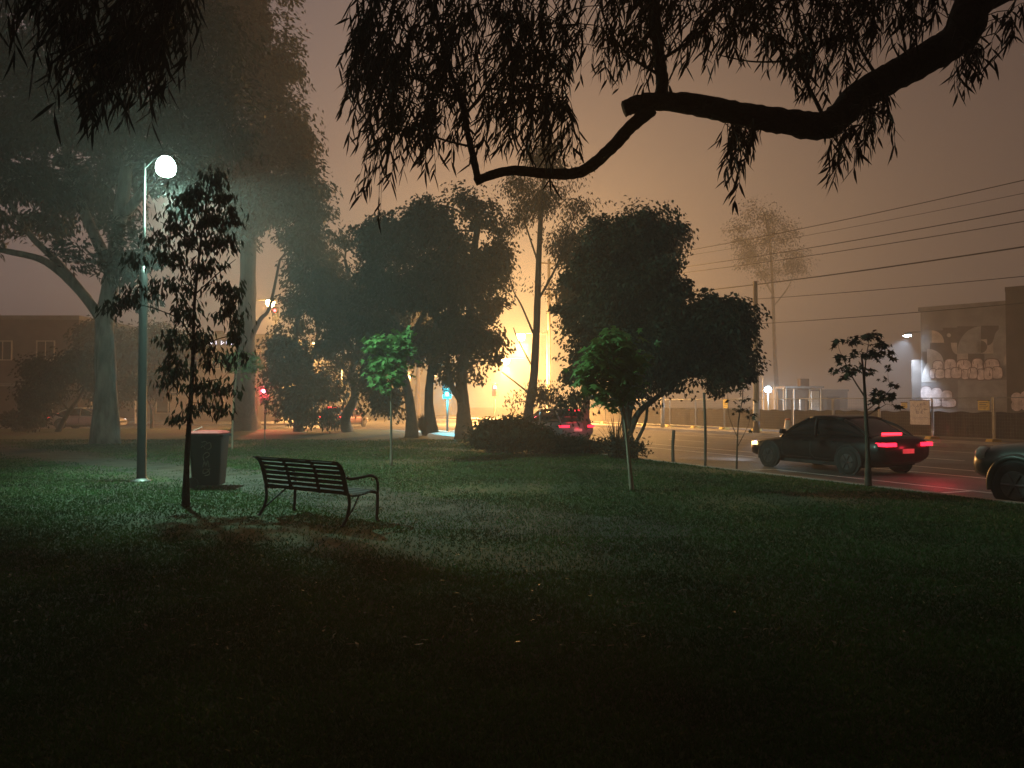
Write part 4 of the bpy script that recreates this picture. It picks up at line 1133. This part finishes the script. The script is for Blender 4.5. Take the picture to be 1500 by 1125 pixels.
make_tree('forked_tree', 'dark tree with two thick trunks just left of the orange blaze', 36.0,
    [[(680, 643), (679, 600), (676, 550), (688, 480), (690, 400), (700, 330)], [(678, 590), (660, 560, -.5), (655, 500, -.5), (660, 420, -.5)], [(634, 634), (628, 590), (632, 540), (640, 460)], [(688, 500), (715, 440, .5), (725, 370, .5)]],
    [(.36, .14), (.16, .08), (.27, .13), (.14, .07)],
    [(690, 310, 42, 34), (660, 340, 34, 44), (725, 370, 26, 50), (690, 400, 50, 60), (650, 440, 36, 50), (720, 440, 28, 40), (685, 490, 54, 44), (640, 520, 30, 30), (715, 530, 22, 24), (690, 545, 30, 20), (660, 545, 24, 24), (640, 300, 22, 18)],
    leaf=(.22, .14), nclump=640, per=26, spread=.28, lm='lf_brown', seed=10, depth=3, group=GT)
make_tree('slender_gum', 'tall slender gum with thin airy foliage in front of the orange blaze', 34.0,
    [[(770, 640), (775, 600), (783, 540), (787, 450), (790, 360), (795, 280), (805, 210)], [(786, 500), (765, 450, .4), (750, 420, .4), (742, 370, .4)], [(788, 440), (815, 390, -.4), (830, 340, -.4), (850, 300, -.4)],
     [(790, 390), (770, 330, .3), (755, 285, .3)], [(780, 580), (755, 560), (735, 545)], [(780, 575), (810, 590), (840, 600)], [(784, 545), (760, 500), (752, 480)]],
    [(.26, .06), (.05, .02), (.06, .02), (.05, .02), (.05, .02), (.05, .02), (.04, .02)],
    [(800, 235, 36, 34), (765, 275, 30, 24), (835, 255, 20, 26), (800, 300, 40, 30), (850, 310, 24, 24), (760, 320, 26, 26), (740, 340, 16, 24), (830, 360, 30, 34), (765, 385, 22, 24), (735, 410, 14, 24),
     (800, 420, 24, 20), (835, 430, 22, 26), (765, 450, 16, 16), (745, 560, 26, 16), (755, 590, 22, 12), (800, 580, 26, 22), (790, 530, 18, 16), (825, 590, 20, 14)],
    leaf=(.20, .065), nclump=430, per=17, spread=.32, droop=.7, lm='lf_brown', seed=11, depth=3, limb_r=.035, group=GT)
make_tree('spreading_tree', 'dense dark spreading tree with a forked trunk beside the road', 24.0,
    [[(921, 668), (920, 640), (915, 600), (905, 540), (890, 470), (880, 400)], [(920, 640), (935, 605), (965, 580), (1000, 550), (1040, 520)], [(918, 625), (925, 570, .4), (935, 500, .4), (935, 420, .4), (930, 350, .4)], [(928, 655), (945, 620, -.3), (948, 590, -.3)]],
    [(.20, .08), (.12, .05), (.13, .06), (.06, .04)],
    [(900, 360, 52, 42), (950, 350, 46, 42), (990, 370, 24, 34), (860, 390, 36, 44), (930, 420, 66, 50), (880, 470, 62, 48), (970, 440, 40, 40), (990, 490, 55, 46), (1045, 490, 44, 46), (1040, 450, 26, 20), (930, 520, 80, 46),
     (860, 550, 40, 40), (1000, 555, 50, 26), (1070, 525, 28, 34), (900, 570, 40, 26), (965, 310, 22, 12), (840, 590, 22, 22), (950, 580, 24, 16), (1020, 580, 16, 14), (935, 470, 60, 50), (920, 380, 50, 50), (900, 530, 60, 40), (1055, 470, 44, 40), (1075, 540, 30, 34), (1030, 550, 50, 30), (1080, 500, 26, 30), (1006, 455, 38, 38)],
    leaf=(.17, .10), nclump=2500, per=30, spread=.20, lm='lf_dark', seed=12, depth=3, group=GT)
make_tree('olive_tree', 'olive brown tree topping out behind the dense spreading tree', 33.0,
    [[(855, 645), (858, 600), (865, 520), (885, 440), (900, 370)], [(868, 500), (940, 400), (970, 350)]], [(.2, .08), (.12, .05)],
    [(880, 345, 46, 30), (930, 335, 46, 30), (975, 345, 34, 34), (860, 390, 40, 36), (920, 390, 60, 40), (985, 390, 26, 30), (845, 430, 26, 40), (830, 480, 18, 30)],
    leaf=(.21, .11), nclump=420, per=25, spread=.3, lm='lf_brown', seed=13, depth=3, group=GT)
make_tree('leaning_tree', 'small bushy tree on a leaning trunk in front of the cream sedan', 40.0,
    [[(84, 632), (100, 605), (118, 580), (125, 560)], [(102, 602), (92, 590), (85, 575)]], [(.13, .07), (.06, .04)],
    [(70, 545, 36, 28), (110, 535, 36, 26), (55, 580, 26, 26), (85, 575, 26, 18), (135, 545, 18, 30), (45, 610, 14, 20)], leaf=(.22, .11), nclump=380, per=26, spread=.28, lm='lf_dark', seed=14, zmin=.1)
make_tree('street_tree', 'small round street tree across the lawn to the left of the bin', 46.0,
    [[(222, 627), (222, 600), (216, 585)], [(222, 602), (230, 585)]], [(.09, .05), (.06, .03)], [(222, 565, 24, 22), (200, 560, 16, 16), (245, 560, 16, 18), (222, 540, 18, 16)], leaf=(.2, .1), nclump=150, per=22, spread=.25, lm='lf_brown', seed=15, limb_r=.04)
make_tree('dark_tree', 'tall dark tree at the street behind the pale trunk', 50.0,
    [[(150, 625), (150, 580), (150, 520)]], [(.2, .1)], [(150, 500, 38, 40), (190, 520, 40, 40), (170, 570, 40, 30), (230, 510, 40, 40), (270, 520, 30, 40)], leaf=(.3, .14), nclump=420, per=26, spread=.4, lm='lf_dark', seed=16)
make_tree('distant_gum', 'very tall faint gum dissolving in the fog behind the banded pole', 170.0,
    [[(1140, 610), (1135, 520), (1132, 430), (1128, 360), (1120, 310)], [(1132, 450), (1155, 420), (1165, 390)], [(1131, 430), (1115, 400), (1095, 350)]], [(.5, .2), (.16, .08), (.18, .08)],
    [(1115, 315, 32, 24), (1090, 345, 28, 30), (1140, 345, 32, 30), (1110, 375, 36, 28), (1160, 380, 24, 26), (1130, 400, 26, 18), (1175, 400, 14, 18)], leaf=(.55, .24), nclump=330, per=16, spread=1.2, lm='lf_dark', bm='bark_pale', seed=17, base=(W(1140, 600, 170).x, 170, 0))
make_tree('distant_tree', 'dark tree filling the fog behind the central trunks', 70.0, [[(610, 615), (612, 560), (615, 480)]], [(.3, .12)],
    [(600, 500, 40, 40), (560, 520, 30, 40), (640, 480, 40, 40), (610, 440, 40, 40)], leaf=(.4, .18), nclump=300, per=26, spread=.5, lm='lf_dark', seed=18, base=(W(610, 600, 70).x, 70, 0))

# saplings
GS = 'young planted trees on the lawn'
make_tree('staked_sapling', 'young green lollipop sapling on a straight thin stem behind the bench', G(573, 682).y,
    [[(573, 682), (573, 610), (572, 550), (571, 510)]], [(.032, .016)], [(570, 500, 22, 14), (555, 510, 18, 14), (588, 508, 17, 16), (560, 530, 16, 13), (580, 532, 16, 14), (572, 545, 10, 12), (543, 506, 9, 9), (600, 495, 7, 9), (566, 560, 12, 12), (584, 552, 10, 12), (555, 545, 12, 12), (590, 528, 12, 14)],
    leaf=(.25, .2), nclump=140, per=5, spread=.12, lm='lf_green', bm='timber', star=True, seed=21, limb_r=.015, twigs=3, group=GS, cat='sapling')
make_tree('staked_sapling', 'larger young green sapling with drooping leaves and a leaning stem before the spreading tree', G(926, 718).y,
    [[(926, 718), (919, 650), (913, 600), (905, 555), (898, 520)]], [(.036, .016)], [(900, 500, 28, 16), (880, 520, 24, 18), (918, 520, 22, 18), (862, 545, 14, 15), (892, 545, 24, 18), (915, 548, 16, 18), (930, 535, 9, 12), (885, 572, 12, 12), (905, 570, 10, 12), (868, 560, 12, 12), (928, 560, 10, 14), (895, 590, 12, 10), (918, 580, 10, 12)],
    leaf=(.24, .19), nclump=190, per=5, spread=.115, lm='lf_green', bm='timber_pale', star=True, seed=22, limb_r=.014, twigs=3, group=GS, cat='sapling')
make_tree('young_maple', 'young tree with layered dark palmate leaves and an open crown at the road edge', G(1272, 712).y,
    [[(1272, 712), (1271, 660), (1268, 600), (1266, 560), (1262, 520)], [(1266, 580), (1250, 555), (1235, 525)], [(1266, 565), (1268, 530), (1272, 505)], [(1269, 602), (1290, 585), (1305, 570)], [(1268, 610), (1285, 600), (1298, 592)]], [(.058, .016), (.018, .008), (.018, .008), (.012, .006), (.01, .006)],
    [(1228, 503, 12, 6), (1250, 497, 12, 5), (1275, 492, 12, 6), (1290, 506, 14, 6), (1305, 518, 10, 7), (1230, 525, 16, 6), (1255, 518, 14, 6), (1280, 522, 14, 5), (1224, 545, 12, 6), (1246, 540, 13, 6), (1272, 540, 14, 6), (1300, 540, 10, 6), (1234, 552, 10, 5), (1290, 575, 12, 6), (1303, 583, 9, 5), (1310, 565, 8, 4), (1310, 596, 9, 4), (1283, 590, 9, 5), (1298, 555, 8, 4)],
    leaf=(.17, .14), nclump=95, per=4, spread=.055, lm='lf_sap', bm='bark_young', star=True, seed=23, limb_r=.008, twigs=3, group=GS, cat='sapling')
make_tree('gum_sapling', 'thin dark gum sapling with hanging leaf clusters standing before the bin', G(272, 742).y,
    [[(272, 742), (273, 690), (277, 620), (282, 540), (284, 460), (290, 390), (300, 310), (312, 255)], [(283, 500), (265, 470), (235, 455), (200, 445)], [(287, 430), (320, 400), (345, 380)], [(283, 520), (310, 500), (345, 490)], [(292, 370), (260, 340), (235, 325)], [(279, 580), (300, 560), (325, 555)], [(280, 590), (262, 560), (250, 540)]],
    [(.055, .008), (.014, .006), (.012, .005), (.012, .005), (.011, .005), (.011, .005), (.01, .005)],
    [(312, 262, 18, 16), (295, 285, 24, 16), (328, 300, 20, 22), (270, 300, 26, 16), (340, 325, 16, 18), (305, 325, 26, 16), (250, 330, 26, 16), (275, 350, 34, 18), (320, 360, 28, 18), (235, 355, 22, 16), (250, 380, 30, 16), (300, 395, 30, 16),
     (205, 380, 24, 14), (190, 440, 24, 16), (170, 455, 22, 14), (225, 430, 22, 18), (260, 420, 26, 16), (330, 425, 28, 20), (270, 460, 24, 22), (340, 465, 22, 24), (250, 500, 18, 22), (295, 500, 28, 20), (345, 500, 14, 26), (265, 540, 26, 20), (315, 530, 24, 18), (250, 560, 18, 20), (300, 570, 30, 16), (335, 575, 20, 10), (355, 525, 12, 14), (285, 600, 26, 10), (268, 618, 16, 8), (325, 602, 14, 8)],
    leaf=(.135, .040), nclump=440, per=9, spread=.085, droop=.9, lm='lf_sap', bm='bark_near', seed=24, limb_r=.010, twigs=4, group=GS, cat='sapling', shell=.3)
make_tree('green_sapling', 'green crowned sapling with a pale stake just behind the bin', G(340, 658).y,
    [[(340, 658), (341, 610), (345, 560), (350, 530)]], [(.03, .014)], [(352, 525, 26, 12), (372, 535, 16, 10), (335, 532, 16, 12), (355, 545, 18, 10)], leaf=(.25, .2), nclump=55, per=5, spread=.1, lm='lf_green', bm='timber_pale', star=True, seed=25, limb_r=.012, twigs=3, group=GS, cat='sapling')
make_tree('twiggy_sapling', 'nearly bare twiggy sapling with a few dark leaves at the kerb', G(1079, 686).y,
    [[(1079, 686), (1080, 650), (1082, 615), (1088, 580), (1086, 545)], [(1080, 640), (1068, 610), (1066, 580)], [(1080, 655), (1095, 625), (1102, 600)]], [(.022, .008), (.01, .005), (.01, .005)],
    [(1090, 565, 14, 10), (1072, 585, 10, 8), (1098, 585, 10, 6), (1082, 600, 10, 8), (1100, 607, 8, 5), (1066, 570, 6, 6), (1078, 616, 5, 5), (1097, 632, 4, 3), (1090, 545, 8, 8)],
    leaf=(.17, .12), nclump=40, per=2, spread=.05, lm='lf_sap', bm='bark_young', star=True, seed=26, limb_r=.008, twigs=4, group=GS, cat='sapling')
make_tree('tiny_sapling', 'tiny bare sapling standing alone on the lawn below the red traffic light', G(388, 655).y,
    [[(388, 655), (388, 620), (390, 595)]], [(.02, .01)], [(388, 600, 9, 8), (394, 590, 7, 8)], leaf=(.15, .06), nclump=10, per=4, spread=.06, lm='lf_sap', bm='bark_young', seed=27, limb_r=.006, group=GS, cat='sapling')

# ------------------------------------------------------------------ shrubs and strap plants
def shrub(name, label, cx, base_y, blobs, n, leaf, lm, seed, D=None, per=26, spread=.18):
    b = G(cx, base_y); D = D or b.y; rng = np.random.RandomState(seed); rr = random.Random(seed)
    root = empty(name, (b.x, b.y, 0), label, 'shrub', 'low shrubs under the trees')
    wb = []
    for q in blobs:
        c = W(q[0], q[1], D + (q[4] if len(q) > 4 else 0)) - b; s = D / F; wb.append((np.array(c), np.array((q[2] * s, (q[2] + q[3]) / 2 * s, q[3] * s))))
    wb = [(c, np.maximum(r - 1.0 * spread, r * .5)) for c, r in wb]
    cc, bi, lc, out = blob_sample(rng, wb, n, per, spread)
    mb = MB()
    for j in range(0, n, max(1, n // 40)):
        q = Vector(cc[j]); s = Vector((q.x * .6, q.y * .6, 0)); mb.tube([s, s.lerp(q, .5) + Vector((0, 0, .05)), q], [.018, .012, .005], 5, 2)
    mb.build('stems', M['bark'], root)
    keep = lc[:, 2] > .02; v = leaf_arrays(rng, lc[keep], leaf[0], leaf[1], .1, out[keep]); np_mesh('foliage', v, np.arange(len(v)), 4, M[lm], root)
shrub('low_shrub', 'wide low dark shrub under the slender gum', 735, 664, [(715, 635, 30, 26), (750, 632, 36, 28), (700, 645, 18, 18), (740, 650, 46, 16)], 300, (.14, .06), 'lf_dark', 31)
shrub('low_shrub', 'low dark shrub in front of the grey hatchback', 830, 664, [(785, 640, 30, 24), (815, 650, 34, 18), (845, 654, 34, 15), (872, 656, 26, 14), (820, 656, 50, 12)], 300, (.14, .06), 'lf_dark', 32)
shrub('low_shrub', 'ragged shrub at the foot of the dense spreading tree', 915, 672, [(905, 655, 22, 16), (930, 658, 14, 14)], 60, (.14, .05), 'lf_dark', 33)
shrub('low_shrub', 'shrub in front of the leaning tree at the far left', 45, 632, [(50, 610, 28, 20), (20, 615, 24, 16)], 120, (.2, .1), 'lf_dark', 34)
def strap_plant(label, px, py, H, n, spread, seed, w=.022, cat='plant'):
    b = G(px, py); rng = random.Random(seed); mb = MB()
    for i in range(n):
        a = rng.uniform(0, 2 * pi); h = H * rng.uniform(.65, 1.1); s = spread * rng.uniform(.3, 1.0); r0 = rng.uniform(0, .12)
        P = [Vector((cos(a) * (r0 + s * t ** 1.6), sin(a) * (r0 + s * t ** 1.6), h * (t - .32 * t * t * s / max(spread, .01)))) for t in (0, .35, .7, 1.0)]
        sd = Vector((-sin(a), cos(a), 0)); vs = []
        for p, k in zip(P, (1, .9, .6, .08)): vs += [p - sd * w * k, p + sd * w * k]
        mb.add(vs, [(0, 1, 3, 2), (2, 3, 5, 4), (4, 5, 7, 6)])
    return tag(mb.build('strap_plant', M['lf_tuft'], None, False, loc=(b.x, b.y, 0)), label, cat, 'strap leaved plants under the trees')
strap_plant('round spiky strap plant at the foot of the central trunks', 622, 638, 1.15, 420, .75, 41, .03)
strap_plant('upright spiky plant with long bare blades against the dense spreading tree', 902, 672, 1.55, 34, .75, 42, .022)
strap_plant('low spiky tuft beside the thick central trunk', 697, 650, .8, 160, .5, 43, .025)

# ------------------------------------------------------------------ the near gums whose branches hang into view
def near_gum(name, label, trunk, limbs, twigs, regions, seed, Y0=6.2, leaf=.135, lw=.0185, limb_k=12, shade_canopy=()):
    base = Vector(trunk[0]); root = empty(name, base, label, 'tree')
    rr = random.Random(seed); mb = MB(); sk = []
    mb.tube([Vector(p) - base for p in trunk], [.36, .30, .24, .2][:len(trunk)], 14, 5, wob=.05, rng=rr)
    def P(q): return W(q[0], q[1], Y0 + (q[2] if len(q) > 2 else 0)) - base
    for pts, r0, r1 in limbs:
        pp = [P(q) if len(q) < 4 else Vector(q[:3]) - base for q in pts]
        mb.tube(pp, [r0 + (r1 - r0) * i / (len(pp) - 1) for i in range(len(pp))], limb_k, 9, wob=.085, rng=rr)
        sk += catmull(pp, 7)
    for pts, r0, r1 in twigs:
        pp = [P(q) for q in pts]; mb.tube(pp, [r0 + (r1 - r0) * i / (len(pp) - 1) for i in range(len(pp))], 7, 6); sk += catmull(pp, 6)
    V = []; nodes = list(sk)
    def leafstrip(p, d, L, w):
        d = d.normalized(); s = d.cross(Vector((rr.uniform(-1, 1), rr.uniform(-1, 1), rr.uniform(-.3, .3)))).normalized(); nn = d.cross(s)
        curve = rr.uniform(-.22, .22); bend = rr.uniform(-.1, .1)
        for t, k in ((0, .12), (.3, .95), (.65, .8), (1, .03)):
            c = p + d * L * t + s * curve * L * t * t + nn * bend * L * t * t + Vector((0, 0, -.12 * L * t * t))
            V.append(c - s * w * k * .5); V.append(c + s * w * k * .5)
    for (poly, n, drop) in regions:
        xs = [q[0] for q in poly]; ys = [q[1] for q in poly]; made = 0; guard = 0
        while made < n and guard < n * 40:
            guard += 1
            x, y = rr.uniform(min(xs), max(xs)), rr.uniform(min(ys), max(ys))
            ins = False; j = len(poly) - 1
            for i in range(len(poly)):
                if (poly[i][1] > y) != (poly[j][1] > y) and x < (poly[j][0] - poly[i][0]) * (y - poly[i][1]) / (poly[j][1] - poly[i][1]) + poly[i][0]: ins = not ins
                j = i
            if not ins: continue
            made += 1
            q = P((x, y, rr.uniform(-.75, .75)))
            near = min(rr.sample(nodes, min(len(nodes), 160)), key=lambda a: (a - q).length)
            mid = near.lerp(q, .5) + Vector((0, 0, .12 * (q - near).length))
            hang = Vector((rr.uniform(-.35, .12), rr.uniform(-.2, .2), -1)) * rr.uniform(.18, .42) * drop
            end = q + hang
            mb.tube([near, mid, q, end], [.0055, .004, .003, .0015], 4, 3, cap=False)
            nodes.append(q)
            m = rr.randint(8, 13); cm = catmull([mid, q, end], 5)
            for i in range(m):
                p = cm[min(len(cm) - 1, int((i + 1) / m * len(cm)))]
                d = Vector((rr.uniform(-.75, .45), rr.uniform(-.6, .6), -rr.uniform(.5, 1.1)))
                leafstrip(p, d, leaf * rr.uniform(.65, 1.25), lw * rr.uniform(.75, 1.25))
    for (c, r, k) in shade_canopy:          # unseen leaf masses added overhead to shade the foreground lawn
        c = Vector(c) - base
        near = min(sk, key=lambda a: (a - c).length)
        mb.tube([near, near.lerp(c, .5) + Vector((0, 0, .4)), c], [.06, .04, .02], 7, 4)
        for _ in range(k):
            d = Vector((rr.gauss(0, 1), rr.gauss(0, 1), rr.gauss(0, 1))).normalized() * rr.random() ** .4
            q = c + Vector((d.x * r[0], d.y * r[1], d.z * r[2]))
            for _ in range(16):
                leafstrip(q + Vector((rr.gauss(0, .22), rr.gauss(0, .22), rr.gauss(0, .2))), Vector((rr.uniform(-.7, .7), rr.uniform(-.7, .7), -1)), leaf * 1.6, lw * 2.2)
    mb.build('trunk', M['bark_near'], root, True)
    v = np.array([tuple(q) for q in V]); n = len(v) // 8
    f = (np.arange(n)[:, None, None] * 8 + np.array([[0, 1, 3, 2], [2, 3, 5, 4], [4, 5, 7, 6]])[None]).ravel()
    np_mesh('crown', v, f, 4, M['lf_black'], root)
T1 = (6.6, 5.2, 0)
near_gum('overhanging_gum', 'near gum whose thick black bough and hanging leaves cross the upper right sky',
    [(6.6, 5.2, -.05), (6.55, 5.3, 1.8), (6.4, 5.6, 3.8), (6.0, 5.9, 5.2)],
    [([(6.1, 5.85, 5.0, 1), (1480, -25), (1405, 55), (1330, 100), (1260, 140), (1212, 183), (1150, 178), (1080, 166), (1010, 152), (950, 149), (914, 160)], .155, .062),
     ([(955, 160), (925, 185), (890, 222), (850, 252), (800, 254), (750, 250), (715, 258), (696, 267)], .055, .032),
     ([(966, 150), (970, 120), (964, 70), (960, 20), (955, -60)], .055, .04),
     ([(700, 262), (692, 225), (684, 190), (676, 150), (655, 90), (640, 20), (630, -50)], .030, .014)],
    [([(690, 215), (650, 205), (610, 190), (560, 180), (525, 195)], .010, .004), ([(676, 150), (620, 120), (570, 100), (520, 60)], .012, .005), ([(660, 100), (600, 50), (560, 0)], .010, .005),
     ([(680, 170), (720, 120), (760, 60), (780, 0)], .014, .006), ([(715, 130), (770, 130), (820, 110), (850, 60)], .010, .004), ([(760, 60), (800, 30), (840, -10)], .008, .004),
     ([(966, 110), (920, 80), (890, 40), (880, 0)], .014, .006), ([(964, 90), (1010, 60), (1050, 20), (1080, -20)], .016, .007), ([(1212, 183), (1180, 120), (1140, 70), (1110, 0)], .018, .007), ([(1150, 90), (1100, 90), (1050, 80)], .009, .004),
     ([(1290, 120), (1260, 70), (1240, 10)], .016, .007), ([(1330, 100), (1320, 40), (1300, -20)], .012, .005), ([(1212, 190), (1230, 215), (1240, 250)], .009, .003), ([(1140, 180), (1100, 195), (1075, 225)], .008, .003), ([(1260, 150), (1290, 165), (1310, 180)], .010, .004), ([(1405, 55), (1440, 70), (1435, 110)], .008, .003)],
    [([(520, -30), (860, -30), (850, 90), (800, 150), (700, 160), (640, 165), (560, 150), (515, 110)], 300, .95), ([(545, 20), (510, 50), (508, 130), (530, 160), (580, 150), (600, 60)], 50, .8),
     ([(560, 150), (690, 170), (695, 190), (650, 200), (560, 190)], 28, .9), ([(715, 140), (830, 130), (838, 165), (770, 185), (720, 180)], 34, .9), ([(545, 190), (575, 195), (562, 225), (545, 230)], 4, 1.1),
     ([(875, -30), (1110, -30), (1110, 40), (1020, 65), (950, 75), (880, 90), (868, 50)], 120, .7), ([(1100, -30), (1400, -30), (1340, 30), (1250, 70), (1190, 110), (1110, 60)], 135, .65), ([(1180, 90), (1250, 85), (1215, 130), (1180, 120)], 8, .6),
     ([(1060, 178), (1110, 180), (1105, 205), (1062, 200)], 15, .7), ([(1212, 188), (1240, 180), (1300, 150), (1318, 165), (1255, 200), (1220, 205)], 14, .75), ([(1260, 145), (1310, 115), (1315, 150), (1275, 165)], 8, .65), ([(1400, 65), (1500, -10), (1500, 10), (1440, 75), (1410, 80)], 13, .7), ([(1200, 195), (1240, 205), (1238, 245)], 4, .7), ([(1068, 195), (1095, 195), (1085, 240), (1070, 240)], 5, .8), ([(1385, 60), (1440, 50), (1430, 110), (1400, 110)], 7, .8), ([(540, 190), (575, 195), (565, 260), (545, 262)], 6, 1.2), ([(770, 170), (850, 150), (850, 190), (790, 205)], 9, .9)],
    51, shade_canopy=[((5.5, 4.0, 7.0), (3, 3, 1.6), 420), ((2.0, 3.5, 7.6), (3, 3, 1.5), 420), ((4.5, .0, 7.0), (3, 3, 1.6), 420), ((0.5, 0.0, 7.6), (3, 3, 1.5), 420), ((3, -3.5, 7), (3.4, 3, 1.6), 380), ((8, 1, 6.5), (3, 4, 1.8), 380)])
near_gum('drooping_gum', 'near gum hanging long dark leaves into the upper left corner',
    [(-6.8, 4.2, -.05), (-6.7, 4.3, 2.0), (-6.3, 4.6, 4.0), (-5.6, 5.0, 5.4)],
    [([(-5.7, 4.95, 5.3, 1), (-60, -70), (60, -60), (180, -50), (310, -70)], .10, .03)],
    [([(60, -60), (90, -10), (110, 40), (120, 80)], .012, .004), ([(170, -50), (180, 0), (185, 60)], .012, .004), ([(260, -60), (255, 0), (240, 50)], .010, .004), ([(-20, -65), (10, 0), (20, 30)], .01, .004)],
    [([(0, -40), (300, -40), (290, 30), (240, 80), (200, 60), (140, 110), (90, 60), (20, 10)], 120, 1.1), ([(80, 20), (260, 20), (240, 80), (150, 110)], 40, 1.2)],
    52, Y0=5.6, leaf=.17, shade_canopy=[((-5.5, 3.0, 7.0), (3, 3, 1.6), 420), ((-2.8, 2.6, 7.6), (2.6, 3, 1.4), 380), ((-5, -1, 7.0), (3.2, 3, 1.6), 420), ((-8.5, 2, 6.6), (3, 4, 1.8), 380)])

# ------------------------------------------------------------------ fog
hz = MB(); hz.box((0, 112, 11.8), (580, 362, 26.2))
m = bpy.data.materials.new('fog'); m.use_nodes = True
nt = m.node_tree; nt.nodes.clear()
out = nt.nodes.new('ShaderNodeOutputMaterial'); pv = nt.nodes.new('ShaderNodeVolumePrincipled')
pv.inputs['Color'].default_value = (.90, .90, .90, 1); pv.inputs['Density'].default_value = HAZE_DENSITY; pv.inputs['Anisotropy'].default_value = .40
nt.links.new(pv.outputs[0], out.inputs['Volume'])
ho = hz.build('haze', m); tag(ho, 'night fog filling the park and streets', 'fog', kind='stuff')
